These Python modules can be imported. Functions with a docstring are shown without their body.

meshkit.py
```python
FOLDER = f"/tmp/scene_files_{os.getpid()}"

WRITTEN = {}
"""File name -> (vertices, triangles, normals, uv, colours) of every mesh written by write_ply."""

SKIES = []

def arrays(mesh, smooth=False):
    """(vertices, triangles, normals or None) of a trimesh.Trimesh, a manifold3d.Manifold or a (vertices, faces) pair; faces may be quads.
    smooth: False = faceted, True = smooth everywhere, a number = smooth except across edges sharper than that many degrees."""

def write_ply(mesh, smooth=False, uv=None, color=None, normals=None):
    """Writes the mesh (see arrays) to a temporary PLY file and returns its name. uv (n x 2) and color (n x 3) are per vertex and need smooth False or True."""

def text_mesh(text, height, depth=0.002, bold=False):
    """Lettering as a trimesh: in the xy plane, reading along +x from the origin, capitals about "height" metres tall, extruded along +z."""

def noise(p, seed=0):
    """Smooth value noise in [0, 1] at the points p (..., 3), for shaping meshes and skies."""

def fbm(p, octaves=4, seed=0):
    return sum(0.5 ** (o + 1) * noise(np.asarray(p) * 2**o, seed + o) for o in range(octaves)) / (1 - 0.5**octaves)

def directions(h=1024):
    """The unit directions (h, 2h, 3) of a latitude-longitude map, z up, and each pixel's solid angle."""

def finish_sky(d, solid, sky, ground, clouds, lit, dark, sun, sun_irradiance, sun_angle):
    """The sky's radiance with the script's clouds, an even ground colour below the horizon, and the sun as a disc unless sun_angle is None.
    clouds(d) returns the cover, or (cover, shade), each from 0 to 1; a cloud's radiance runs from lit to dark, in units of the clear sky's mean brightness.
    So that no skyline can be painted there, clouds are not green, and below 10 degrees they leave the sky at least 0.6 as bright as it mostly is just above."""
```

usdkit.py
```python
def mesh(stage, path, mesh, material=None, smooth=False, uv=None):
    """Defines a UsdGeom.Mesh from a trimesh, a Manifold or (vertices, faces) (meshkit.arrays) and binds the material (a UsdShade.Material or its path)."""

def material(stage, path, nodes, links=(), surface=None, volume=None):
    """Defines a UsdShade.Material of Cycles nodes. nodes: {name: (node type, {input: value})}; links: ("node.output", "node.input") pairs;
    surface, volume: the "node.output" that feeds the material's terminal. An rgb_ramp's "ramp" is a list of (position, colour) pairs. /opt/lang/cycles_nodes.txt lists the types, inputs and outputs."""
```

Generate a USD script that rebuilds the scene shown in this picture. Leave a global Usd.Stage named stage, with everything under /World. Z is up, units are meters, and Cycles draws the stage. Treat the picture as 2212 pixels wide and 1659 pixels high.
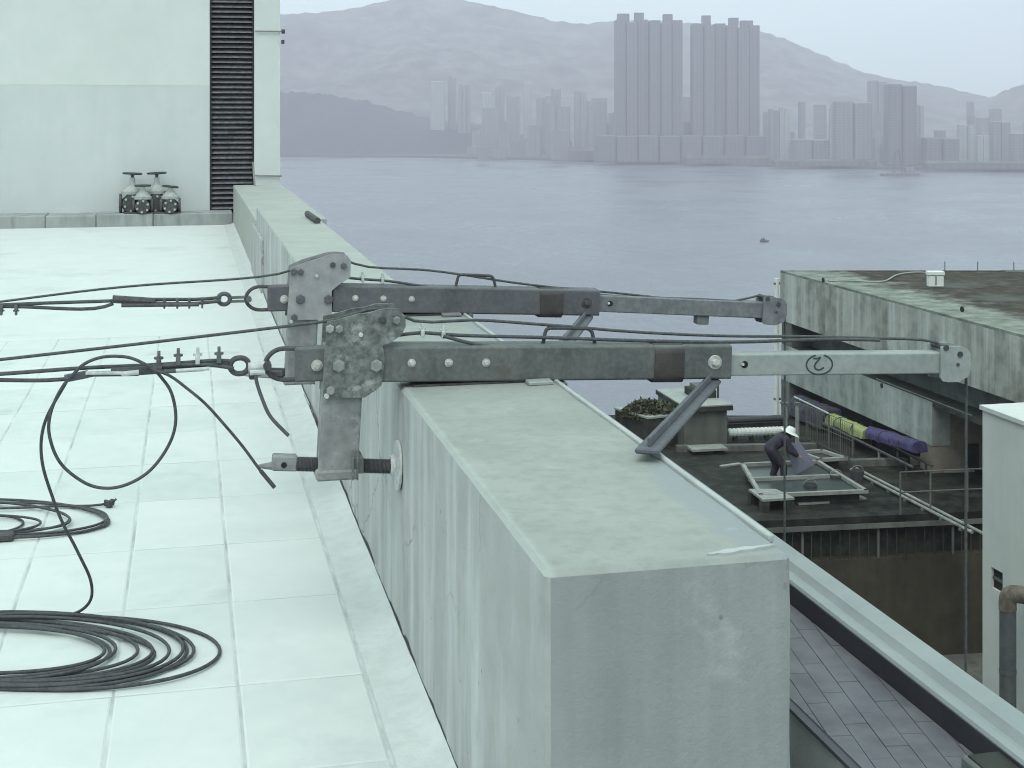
import math, random
import numpy as np
import trimesh, usdkit, meshkit
import manifold3d as m3
from shapely.geometry import Polygon, LineString, Point, box as sbox
from shapely import affinity
from pxr import Usd, UsdGeom, UsdLux, UsdShade, Gf, Sdf

rnd = random.Random(7)
nrg = np.random.default_rng(7)
stage = Usd.Stage.CreateInMemory()
UsdGeom.Xform.Define(stage, '/World')
UsdGeom.Scope.Define(stage, '/World/Looks')

# ------------------------------------------------------------------ camera, sky, sun, exposure
EYE = 1.65
YAW = math.atan(0.233)                 # the camera looks to the right of the parapet's direction (+Y)
CY, SY = math.cos(YAW), math.sin(YAW)
FOC = 3000.0                           # focal length in units of a 2212 wide picture
cam = UsdGeom.Camera.Define(stage, '/World/camera')
cam.CreateHorizontalApertureAttr(36.0)
cam.CreateVerticalApertureAttr(27.0)
cam.CreateFocalLengthAttr(36.0 * FOC / 2212)
cam.CreateVerticalApertureOffsetAttr(-36.0 * 585.5 / 2212)
cam.CreateClippingRangeAttr(Gf.Vec2f(0.05, 40000.0))
cam.CreateExposureAttr(0.55)
cam.AddTranslateOp().Set(Gf.Vec3d(0, 0, EYE))
cam.AddRotateXYZOp().Set(Gf.Vec3f(90, 0, -math.degrees(YAW)))

SUN_EL, SUN_AZ = math.radians(58), math.radians(205)      # azimuth from +Y towards +X
to_sun = np.array([math.sin(SUN_AZ) * math.cos(SUN_EL), math.cos(SUN_AZ) * math.cos(SUN_EL), math.sin(SUN_EL)])
sun = UsdLux.DistantLight.Define(stage, '/World/sun')
sun.CreateIntensityAttr(0.35)
sun.CreateAngleAttr(40.0)
sun.CreateNormalizeAttr(True)
sun.CreateColorAttr(Gf.Vec3f(1.0, 0.985, 0.94))
_z = Gf.Vec3d(*to_sun)
sun.AddTransformOp().Set(Gf.Matrix4d(Gf.Rotation(Gf.Vec3d(0, 0, 1), _z), Gf.Vec3d(0, 0, 0)))

sky_mat = usdkit.material(stage, '/World/Looks/sky_look', {
    'sky': ('sky_texture', {'sky_type': 'single_scattering', 'sun_disc': False, 'sun_elevation': SUN_EL, 'sun_rotation': SUN_AZ, 'altitude': 50.0, 'aerosol_density': 3.0}),
    'tc': ('texture_coordinate', {}),
    'mp': ('mapping', {'scale': (1.0, 1.0, 3.0)}),
    'cl': ('noise_texture', {'scale': 1.6, 'detail': 5.0, 'roughness': 0.55}),
    'cover': ('map_range', {'from_min': 0.15, 'from_max': 0.6, 'to_min': 0.75, 'to_max': 0.97, 'clamp': True}),
    'shade': ('rgb_ramp', {'ramp': [(0.3, (7.45, 10.7, 10.35)), (0.7, (9.0, 12.35, 11.95))]}),
    'mixc': ('mix', {'mix_type': 'mix'}),
    'bg': ('background_shader', {'strength': 0.10}),
}, [('tc.generated', 'mp.vector'), ('mp.vector', 'cl.vector'), ('cl.fac', 'cover.value'), ('cl.fac', 'shade.fac'), ('cover.result', 'mixc.fac'),
    ('sky.color', 'mixc.color1'), ('shade.color', 'mixc.color2'), ('mixc.color', 'bg.color')], surface='bg.background')
dome = UsdLux.DomeLight.Define(stage, '/World/sky')
UsdShade.MaterialBindingAPI.Apply(dome.GetPrim()).Bind(sky_mat)
dome.GetPrim().SetCustomDataByKey('kind', 'structure')

# ------------------------------------------------------------------ helpers
def ray(px, py):
    a = (px - 1106) / FOC
    return np.array([SY + CY * a, CY - SY * a, (244 - py) / FOC])
ORG = np.array([0, 0, EYE])
def onX(px, py, X): d = ray(px, py); return d * (X / d[0]) + ORG
def onY(px, py, Y): d = ray(px, py); return d * (Y / d[1]) + ORG
def onZ(px, py, Z): d = ray(px, py); return d * ((Z - EYE) / d[2]) + ORG
def onW(px, py, w): return ray(px, py) * w + ORG
RIGHT, FWD = np.array([CY, -SY, 0]), np.array([SY, CY, 0])

_taken = {}
def free(path):
    if path not in _taken:
        _taken[path] = 0
        return path
    _taken[path] += 1
    return f'{path}_{_taken[path]:03d}'
def P(x):
    return str(x) if isinstance(x, str) else str(x.GetPath())
def setd(p, **kw):
    for k, v in kw.items():
        if v: p.SetCustomDataByKey(k, v)
    return p
def thing(name, label=None, cat=None, group=None, loc=(0, 0, 0), kind=None, parent='/World'):
    x = UsdGeom.Xform.Define(stage, free(f'{P(parent)}/{name}'))
    if tuple(loc) != (0, 0, 0):
        x.AddTranslateOp().Set(Gf.Vec3d(*map(float, loc)))
    return setd(x.GetPrim(), label=label, category=cat, group=group, kind=kind)
def obj(name, mesh, mat, parent='/World', smooth=False, off=None, **kw):
    if isinstance(mesh, list): mesh = trimesh.util.concatenate(mesh)
    if off is not None:
        if hasattr(mesh, 'to_mesh'): mesh = mesh.translate(tuple(map(float, -np.asarray(off))))
        else:
            mesh = mesh.copy(); mesh.apply_translation(-np.asarray(off, float))
    m = usdkit.mesh(stage, free(f'{P(parent)}/{name}'), mesh, mat, smooth=smooth)
    if kw.get('cat'): kw['category'] = kw.pop('cat')
    return setd(m.GetPrim(), **kw)

def bx(x0, x1, y0, y1, z0, z1):
    b = trimesh.creation.box((x1 - x0, y1 - y0, z1 - z0)); b.apply_translation(((x0 + x1) / 2, (y0 + y1) / 2, (z0 + z1) / 2)); return b
def cbx(x0, x1, y0, y1, z0, z1, c=0.01):
    """box with chamfered edges (hull)"""
    pts = []
    for x, sx in ((x0, 1), (x1, -1)):
        for y, sy in ((y0, 1), (y1, -1)):
            for z, sz in ((z0, 1), (z1, -1)):
                pts += [(x + sx * c, y + sy * c, z), (x + sx * c, y, z + sz * c), (x, y + sy * c, z + sz * c)]
    return trimesh.convex.convex_hull(np.array(pts))
def cyl(a, b, r, n=14, r2=None):
    a, b = np.asarray(a, float), np.asarray(b, float)
    d = b - a; L = np.linalg.norm(d)
    if r2 is None:
        c = trimesh.creation.cylinder(r, L, sections=n)
    else:
        c = trimesh.creation.revolve(np.array([(0, -L / 2), (r, -L / 2), (r2, L / 2), (0, L / 2)]), sections=n)
    c.apply_transform(trimesh.geometry.align_vectors([0, 0, 1], d / L)); c.apply_translation((a + b) / 2); return c
def lathe(prof, base, axis=(0, 0, 1), n=18):
    c = trimesh.creation.revolve(np.array(prof, float), sections=n)
    c.apply_transform(trimesh.geometry.align_vectors([0, 0, 1], axis)); c.apply_translation(base); return c
def smoothpath(pts, n=12, closed=False):
    p = np.asarray(pts, float)
    from scipy.interpolate import CubicSpline
    if closed: p = np.vstack([p, p[:1]])
    d = np.r_[0, np.cumsum(np.linalg.norm(np.diff(p, axis=0), axis=1) ** 0.7)]
    cs = CubicSpline(d, p, bc_type='periodic' if closed else 'natural')
    return cs(np.linspace(0, d[-1], (len(p) - 1) * n + 1))
def tube(pts, r, sides=7, cap=True):
    p = np.asarray(pts, float)
    t = np.gradient(p, axis=0); t /= np.linalg.norm(t, axis=1, keepdims=True) + 1e-12
    a = np.zeros_like(p)
    ref = np.array([0, 0, 1.0]) if abs(t[0, 2]) < 0.9 else np.array([1.0, 0, 0])
    v0 = np.cross(t[0], ref); v0 /= np.linalg.norm(v0); a[0] = v0
    for i in range(1, len(p)):
        v = a[i - 1] - t[i] * np.dot(a[i - 1], t[i]); a[i] = v / (np.linalg.norm(v) + 1e-12)
    b = np.cross(t, a); ang = np.arange(sides) * 2 * np.pi / sides
    v = p[:, None] + r * (np.cos(ang)[None, :, None] * a[:, None] + np.sin(ang)[None, :, None] * b[:, None])
    i, j = np.meshgrid(np.arange(len(p) - 1), np.arange(sides), indexing='ij')
    q = np.stack([i * sides + j, i * sides + (j + 1) % sides, (i + 1) * sides + (j + 1) % sides, (i + 1) * sides + j], -1).reshape(-1, 4)
    f = np.vstack([q[:, [0, 1, 2]], q[:, [0, 2, 3]]])
    V = v.reshape(-1, 3)
    if cap:
        k = len(V); V = np.vstack([V, p[0], p[-1]]); e = (len(p) - 1) * sides
        f = np.vstack([f, [[(j + 1) % sides, j, k] for j in range(sides)], [[e + j, e + (j + 1) % sides, k + 1] for j in range(sides)]])
    m = trimesh.Trimesh(V, f, process=False)
    if m.volume < 0: m.invert()
    return m
def xz_plate(poly, y0, y1):
    """polygon in (x, z), extruded from y0 to y1"""
    pg = poly if isinstance(poly, Polygon) else Polygon(poly)
    m = trimesh.creation.extrude_polygon(pg, y1 - y0, engine='earcut')
    m.apply_transform(np.array([[1, 0, 0, 0], [0, 0, -1, 0], [0, 1, 0, 0], [0, 0, 0, 1.0]]))   # (x,y,z)->(x,-z,y)
    m.apply_translation((0, y1, 0)); return m
def prism(poly, z0, z1):
    pg = poly if isinstance(poly, Polygon) else Polygon(poly)
    m = trimesh.creation.extrude_polygon(pg, z1 - z0, engine='earcut'); m.apply_translation((0, 0, z0)); return m
def rhs(x0, x1, y0, y1, z0, z1, r=0.008):
    """rectangular hollow section with rounded corners along x"""
    pg = sbox(y0 + r, z0 + r, y1 - r, z1 - r).buffer(r, 4)
    m = trimesh.creation.extrude_polygon(pg, x1 - x0, engine='earcut')
    m.apply_transform(np.array([[0, 0, 1, x0], [1, 0, 0, 0], [0, 1, 0, 0], [0, 0, 0, 1.0]])); return m
def roty(m, ang, about=(0, 0, 0)):
    m = m.copy(); m.apply_transform(trimesh.transformations.rotation_matrix(ang, [0, 1, 0], about)); return m
def rotz(m, ang, about=(0, 0, 0)):
    m = m.copy(); m.apply_transform(trimesh.transformations.rotation_matrix(ang, [0, 0, 1], about)); return m
def quads(v, f): return trimesh.Trimesh(np.array(v, float), np.array([t for q in f for t in ((q[0], q[1], q[2]), (q[0], q[2], q[3]))]), process=False)

# ------------------------------------------------------------------ materials
ALB = (.76, .70, .70)
def surf(name, c0, c1, scale=6.0, pits=0, crack=0, rough=0.7, metal=0.0, c2=None, s2=40.0, k2=0.25, streak=None, ks=0.35, sstretch=(9, 9, 0.5), bump=0.2, bscale=60.0, bdist=0.004, spec=0.4, blot=None, bl_scale=1.5, bl_lo=0.55, bl_hi=0.72, coords='position', detail=5.0, rnoise=0.0, flat=None):
    """two tones in large noise, a finer tone on top, optional vertical streaks and blotches of dirt, fine relief"""
    alb = lambda c: None if c is None else tuple(min(.85, x * q) for x, q in zip(c, ALB))
    c0, c1, c2, streak, blot = map(alb, (c0, c1, c2, streak, blot))
    n = {'g': ('geometry', {}), 'n1': ('noise_texture', {'scale': scale, 'detail': detail, 'roughness': 0.6}),
         'r1': ('rgb_ramp', {'ramp': [(0.32, c0), (0.68, c1)]}),
         'p': ('principled_bsdf', {'roughness': rough, 'metallic': metal, 'specular_ior_level': spec}),
         'nb': ('noise_texture', {'scale': bscale, 'detail': 4.0, 'roughness': 0.65}),
         'b': ('bump', {'strength': bump, 'distance': bdist})}
    l = [('g.position', 'n1.vector'), ('n1.fac', 'r1.fac'), ('g.position', 'nb.vector'), ('nb.fac', 'b.height'), ('b.normal', 'p.normal')]
    out = 'r1.color'
    def lay(tag, fac, col, amount):
        nonlocal out
        n['m' + tag] = ('math', {'math_type': 'multiply', 'value2': amount, 'use_clamp': True})
        n['x' + tag] = ('mix', {'mix_type': 'mix', 'color2': col})
        l.extend([(fac, f'm{tag}.value1'), (f'm{tag}.value', f'x{tag}.fac'), (out, f'x{tag}.color1')]); out = f'x{tag}.color'
    if c2 is not None:
        n['n2'] = ('noise_texture', {'scale': s2, 'detail': 3.0, 'roughness': 0.6}); n['q2'] = ('map_range', {'from_min': 0.42, 'from_max': 0.66, 'clamp': True})
        l += [('g.position', 'n2.vector'), ('n2.fac', 'q2.value')]; lay('2', 'q2.result', c2, k2)
    if streak is not None:
        n['sm'] = ('mapping', {'scale': sstretch}); n['sn'] = ('noise_texture', {'scale': 1.0, 'detail': 6.0, 'roughness': 0.62}); n['sq'] = ('map_range', {'from_min': 0.45, 'from_max': 0.72, 'clamp': True})
        l += [('g.position', 'sm.vector'), ('sm.vector', 'sn.vector'), ('sn.fac', 'sq.value')]; lay('s', 'sq.result', streak, ks)
    if blot is not None:
        n['bn'] = ('noise_texture', {'scale': bl_scale, 'detail': 6.0, 'roughness': 0.65}); n['bq'] = ('map_range', {'from_min': bl_lo, 'from_max': bl_hi, 'clamp': True})
        l += [('g.position', 'bn.vector'), ('bn.fac', 'bq.value')]; lay('b', 'bq.result', blot, 0.85)
    if crack:
        n['cd'] = ('noise_texture', {'scale': crack * 2.2, 'detail': 5.0, 'roughness': .6}); n['cm'] = ('vector_math', {'math_type': 'multiply_add', 'vector2': (.55 / crack,) * 3})
        n['cv'] = ('voronoi_texture', {'feature': 'distance_to_edge', 'scale': crack}); n['cq'] = ('map_range', {'from_min': .010, 'from_max': .003, 'clamp': True}); n['cn'] = ('noise_texture', {'scale': crack * .8, 'detail': 2.0}); n['cr'] = ('map_range', {'from_min': .50, 'from_max': .60, 'clamp': True}); n['ck'] = ('math', {'math_type': 'multiply'})
        l += [('g.position', 'cd.vector'), ('cd.color', 'cm.vector1'), ('g.position', 'cm.vector3'), ('cm.vector', 'cv.vector'), ('cv.distance', 'cq.value'), ('g.position', 'cn.vector'), ('cn.fac', 'cr.value'), ('cq.result', 'ck.value1'), ('cr.result', 'ck.value2')]; lay('c', 'ck.value', tuple(x * .5 for x in c0), .7)
    if pits:
        n['vp'] = ('voronoi_texture', {'scale': pits, 'randomness': 1.0}); n['vq'] = ('map_range', {'from_min': .16, 'from_max': .08, 'clamp': True}); n['vn'] = ('noise_texture', {'scale': pits * .35, 'detail': 2.0}); n['vr'] = ('map_range', {'from_min': .60, 'from_max': .66, 'clamp': True}); n['vm'] = ('math', {'math_type': 'multiply'})
        l += [('g.position', 'vp.vector'), ('g.position', 'vn.vector'), ('vp.distance', 'vq.value'), ('vn.fac', 'vr.value'), ('vq.result', 'vm.value1'), ('vr.result', 'vm.value2')]; lay('p', 'vm.value', tuple(x * .45 for x in c0), .8)
    l.append((out, 'p.base_color'))
    if rnoise:
        n['rr'] = ('map_range', {'from_min': 0.3, 'from_max': 0.7, 'to_min': rough - rnoise, 'to_max': rough + rnoise, 'clamp': True})
        l += [('n1.fac', 'rr.value'), ('rr.result', 'p.roughness')]
    return usdkit.material(stage, '/World/Looks/' + name, n, l, surface='p.BSDF')
M = {}
M['roof1'] = surf('white_roof_paint', (.62, .71, .69), (.69, .77, .745), 2.2, 0.75, c2=(.53, .61, .61), s2=9, k2=.22, bump=.25, bscale=90, bdist=.003, blot=(.44, .52, .53), bl_scale=1.6, bl_lo=.58, bl_hi=.80)
M['roof2'] = surf('white_roof_paint_worn', (.60, .69, .67), (.675, .755, .73), 3.1, 0.75, c2=(.50, .58, .58), s2=12, k2=.25, bump=.25, bscale=90, bdist=.003, blot=(.38, .46, .47), bl_scale=1.9, bl_lo=.56, bl_hi=.80)
M['roof3'] = surf('white_roof_paint_clean', (.65, .735, .715), (.71, .785, .765), 2.6, 0.75, c2=(.57, .65, .64), s2=10, k2=.18, bump=.25, bscale=90, bdist=.003, blot=(.42, .50, .51), bl_scale=.9, bl_lo=.57, bl_hi=.82)
M['joint'] = surf('roof_joint_dirt', (.52, .59, .575), (.68, .76, .74), 3.5, .85, c2=(.30, .34, .34), s2=4, k2=.6, bump=.3)
M['skirt'] = surf('roof_skirting_paint', (.58, .665, .65), (.66, .74, .725), 4, .8, c2=(.48, .55, .54), s2=14, k2=.4, bump=.5, bscale=30, bdist=.006)
M['wall_in'] = surf('parapet_concrete', pits=26, crack=1.3, c0=(.345, .38, .375), c1=(.44, .475, .465), scale=2.5, rough=.85, c2=(.36, .40, .36), s2=11, k2=.55, streak=(.64, .70, .70), ks=.8, sstretch=(5.5, 5.5, .6), bump=.35, bscale=70, blot=(.27, .31, .30), bl_scale=1.7, bl_lo=.56, bl_hi=.74)
M['pier'] = surf('pier_concrete', (.295, .335, .33), (.395, .435, .425), 2.0, pits=20, crack=1.6, rough=.88, c2=(.31, .36, .345), s2=22, k2=.35, streak=(.25, .29, .29), ks=.85, sstretch=(6, 6, .35), bump=.4, bscale=80, blot=(.50, .57, .565), bl_scale=2.3, bl_lo=.60, bl_hi=.72)
M['pier_top_far'] = surf('pier_top_concrete', (.36, .40, .37), (.44, .475, .445), 3.0, .9, c2=(.31, .37, .325), s2=24, k2=.4, bump=.45, bscale=90, blot=(.33, .38, .375), bl_scale=2.6, bl_lo=.56, bl_hi=.70)
M['pier_top'] = usdkit.material(stage, '/World/Looks/pier_top_weathered', {
    'g': ('geometry', {}), 's': ('separate_xyz', {}), 'n1': ('noise_texture', {'scale': 3.2, 'detail': 7.0, 'roughness': .65}), 'n2': ('noise_texture', {'scale': 26.0, 'detail': 4.0, 'roughness': .6}), 'n3': ('noise_texture', {'scale': 7.0, 'detail': 7.0, 'roughness': .7}), 'n4': ('noise_texture', {'scale': 90.0, 'detail': 4.0}), 'n5': ('noise_texture', {'scale': 1.4, 'detail': 3.0}),
    'r1': ('rgb_ramp', {'ramp': [(.30, (.228, .236, .222)), (.5, (.254, .260, .243)), (.70, (.284, .290, .273))]}),
    'q2': ('map_range', {'from_min': .45, 'from_max': .66, 'to_max': .35, 'clamp': True}), 'x2': ('mix', {'color2': (.18, .20, .175)}),
    # band of damp, bluish weathering whose ragged border follows the outer edge
    'a': ('math', {'math_type': 'multiply_add', 'value2': .34}), 'a2': ('math', {'math_type': 'multiply_add', 'value2': .05}), 'q3': ('map_range', {'from_min': 1.285, 'from_max': 1.32, 'to_max': .92, 'clamp': True}), 'x3': ('mix', {'color2': (.225, .236, .246)}),
    # chalky inner edge
    'b': ('math', {'math_type': 'multiply_add', 'value2': .05}), 'q4': ('map_range', {'from_min': .694, 'from_max': .676, 'to_max': .6, 'clamp': True}), 'x4': ('mix', {'color2': (.34, .36, .34)}),
    'q5': ('map_range', {'from_min': .62, 'from_max': .70, 'to_max': .45, 'clamp': True}), 'x5': ('mix', {'color2': (.32, .34, .325)}),
    'bp': ('bump', {'strength': .5, 'distance': .004}), 'p': ('principled_bsdf', {'roughness': .9, 'specular_ior_level': .3})},
    [('g.position', 's.vector')] + [('g.position', f'n{k}.vector') for k in (1, 2, 3, 4, 5)] + [('n1.fac', 'r1.fac'), ('n2.fac', 'q2.value'), ('r1.color', 'x2.color1'), ('q2.result', 'x2.fac'),
     ('n5.fac', 'a.value1'), ('s.x', 'a.value3'), ('n3.fac', 'a2.value1'), ('a.value', 'a2.value3'), ('a2.value', 'q3.value'), ('q3.result', 'x3.fac'), ('x2.color', 'x3.color1'),
     ('n3.fac', 'b.value1'), ('s.x', 'b.value3'), ('b.value', 'q4.value'), ('q4.result', 'x4.fac'), ('x3.color', 'x4.color1'), ('n3.fac', 'q5.value'), ('q5.result', 'x5.fac'), ('x4.color', 'x5.color1'), ('x5.color', 'p.base_color'), ('n4.fac', 'bp.height'), ('bp.normal', 'p.normal')], surface='p.BSDF')
M['wetedge'] = surf('weathered_edge', (.30, .34, .37), (.38, .42, .44), 8, .8, c2=(.44, .49, .46), s2=20, k2=.5)
M['flash'] = surf('coping_strip', (.42, .47, .46), (.50, .55, .54), 5, .75, c2=(.3, .34, .33), s2=16, k2=.3, bump=.3, bscale=40)
M['coping'] = surf('coping_paint', (.27, .32, .325), (.33, .38, .38), 2, .6, c2=(.24, .28, .28), s2=10, k2=.4, bump=.12)
M['darkband'] = surf('riser_shade_black', (.022, .022, .032), (.034, .034, .044), 5, .7, bump=.15)
M['tile'] = [surf(f'ledge_tile_{k}', tuple(np.array((.10, .104, .122)) * q), tuple(np.array((.15, .158, .18)) * q), 6, .6, c2=(.18, .19, .195), s2=12, k2=.35, bump=.1) for k, q in (('dark', .95), ('mid', 1.0), ('light', 1.06))]
M['grout'] = surf('grout', (.06, .064, .074), (.095, .10, .11), 10, .9)
M['galv'] = surf('worn_grey_paint', (.078, .092, .090), (.150, .170, .165), 7, .55, .25, c2=(.22, .245, .24), s2=60, k2=.35, bump=.18, bscale=120, bdist=.0015, blot=(.11, .08, .06), bl_scale=4.5, bl_lo=.58, bl_hi=.74, streak=(.085, .095, .09), ks=.5, sstretch=(30, 30, 4), rnoise=.12)
M['galv2'] = surf('worn_violet_grey_paint', (.080, .084, .096), (.138, .145, .158), 7, .55, .25, c2=(.20, .208, .222), s2=60, k2=.3, bump=.18, bscale=120, bdist=.0015, blot=(.10, .08, .085), bl_scale=4.5, bl_lo=.60, bl_hi=.78, rnoise=.12)
M['mott'] = surf('mottled_steel', (.11, .13, .122), (.25, .28, .27), 28, .5, .3, c2=(.06, .075, .068), s2=48, k2=.75, bump=.35, bscale=90, bdist=.002, blot=(.36, .39, .37), bl_scale=15, bl_lo=.57, bl_hi=.66, rnoise=.15)
M['mott2'] = surf('pale_mottled_steel', (.27, .285, .305), (.38, .40, .41), 16, .55, .25, c2=(.26, .28, .29), s2=40, k2=.4, bump=.25, bscale=90, bdist=.0015, blot=(.24, .25, .26), bl_scale=9, bl_lo=.60, bl_hi=.70)
M['shank'] = surf('shank_steel', (.17, .186, .19), (.33, .355, .345), 11, .5, .3, c2=(.15, .17, .17), s2=38, k2=.45, bump=.25, bscale=90, bdist=.0015, blot=(.44, .47, .43), bl_scale=8, bl_lo=.57, bl_hi=.68)
M['arm'] = surf('bare_galvanised_arm', (.29, .335, .32), (.40, .45, .43), 7, .5, .35, c2=(.22, .26, .245), s2=45, k2=.35, bump=.15, bscale=120, bdist=.001, blot=(.34, .38, .37), bl_scale=7, bl_lo=.6, bl_hi=.72)
M['arm2'] = surf('dull_galvanised_arm', (.155, .17, .185), (.25, .27, .285), 22, .5, .35, c2=(.11, .122, .135), s2=50, k2=.5, bump=.2, bscale=120, bdist=.001)
M['rust'] = surf('rusty_collar', (.045, .045, .043), (.085, .08, .076), 14, .85, c2=(.06, .048, .042), s2=60, k2=.4, bump=.5, bscale=60)
M['rope'] = surf('steel_wire_rope', (.05, .058, .06), (.105, .115, .115), 60, .55, .4, bump=.6, bscale=400, bdist=.002)
M['cable'] = surf('dark_cable', (.040, .044, .052), (.072, .078, .086), 30, .5, .1, c2=(.13, .14, .15), s2=90, k2=.4, bump=.4, bscale=300, bdist=.001)
M['bright'] = surf('zinc_fitting', (.46, .53, .52), (.66, .72, .71), 30, .35, .5, c2=(.28, .31, .30), s2=70, k2=.4, bump=.1)
M['bolt'] = surf('zinc_bolt', (.36, .40, .37), (.62, .66, .62), 70, .45, .4)
M['darksteel'] = surf('dark_steel', (.040, .042, .052), (.085, .088, .095), 25, .5, .4, c2=(.14, .14, .13), s2=80, k2=.4, bump=.3, bscale=160)
M['strut'] = surf('strut_steel', (.075, .083, .10), (.115, .123, .145), 14, .5, .3, c2=(.15, .165, .18), s2=60, k2=.3, bump=.15)
M['black'] = surf('black_hole', (.008, .009, .009), (.014, .014, .014), 10, .9)
M['ink'] = surf('marker_ink', (.035, .06, .055), (.06, .085, .08), 80, .6)
M['tower'] = surf('tower_paint_warm', (.68, .755, .725), (.72, .795, .77), 1.2, .6, c2=(.60, .68, .66), s2=3, k2=.3, bump=.05)
M['tower2'] = surf('tower_paint', (.60, .67, .67), (.66, .73, .73), 1.0, .6, c2=(.55, .63, .64), s2=4, k2=.4, bump=.05, streak=(.50, .58, .58), ks=.35, sstretch=(3, 3, .3))
M['louvre'] = surf('louvre_blade', (.075, .078, .095), (.19, .195, .21), 16, .5, .3, c2=(.30, .31, .32), s2=30, k2=.5)
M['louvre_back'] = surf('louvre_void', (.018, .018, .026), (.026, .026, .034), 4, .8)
M['kerb'] = surf('old_kerb_concrete', (.30, .345, .335), (.42, .47, .455), 2.5, .85, streak=(.13, .15, .15), ks=.8, sstretch=(5, 5, .7), bump=.3)
M['valve'] = surf('valve_body', (.03, .035, .036), (.085, .09, .088), 14, .45, .3, c2=(.16, .17, .16), s2=40, k2=.5, bump=.3)
M['bonnet'] = surf('valve_bonnet', (.36, .41, .40), (.52, .57, .55), 18, .5, .1, c2=(.26, .30, .29), s2=50, k2=.4)
M['wheel'] = surf('handwheel_steel', (.03, .045, .048), (.06, .075, .075), 20, .5, .3)
M['facade'] = surf('streaked_concrete', (.28, .305, .275), (.42, .45, .415), .5, .9, c2=(.14, .155, .135), s2=2.4, k2=.55, streak=(.60, .65, .62), ks=.85, sstretch=(2.6, 2.6, .10), bump=.3, bscale=12, bdist=.03, blot=(.12, .115, .09), bl_scale=.42, bl_lo=.54, bl_hi=.70, spec=.08)
M['facade_low'] = surf('pale_streaked_concrete', (.27, .31, .295), (.38, .425, .405), .6, .9, c2=(.16, .185, .165), s2=2.0, k2=.6, streak=(.54, .60, .58), ks=.8, sstretch=(1.8, 1.8, .14), bump=.3, bscale=12, bdist=.03, spec=.08)
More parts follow.
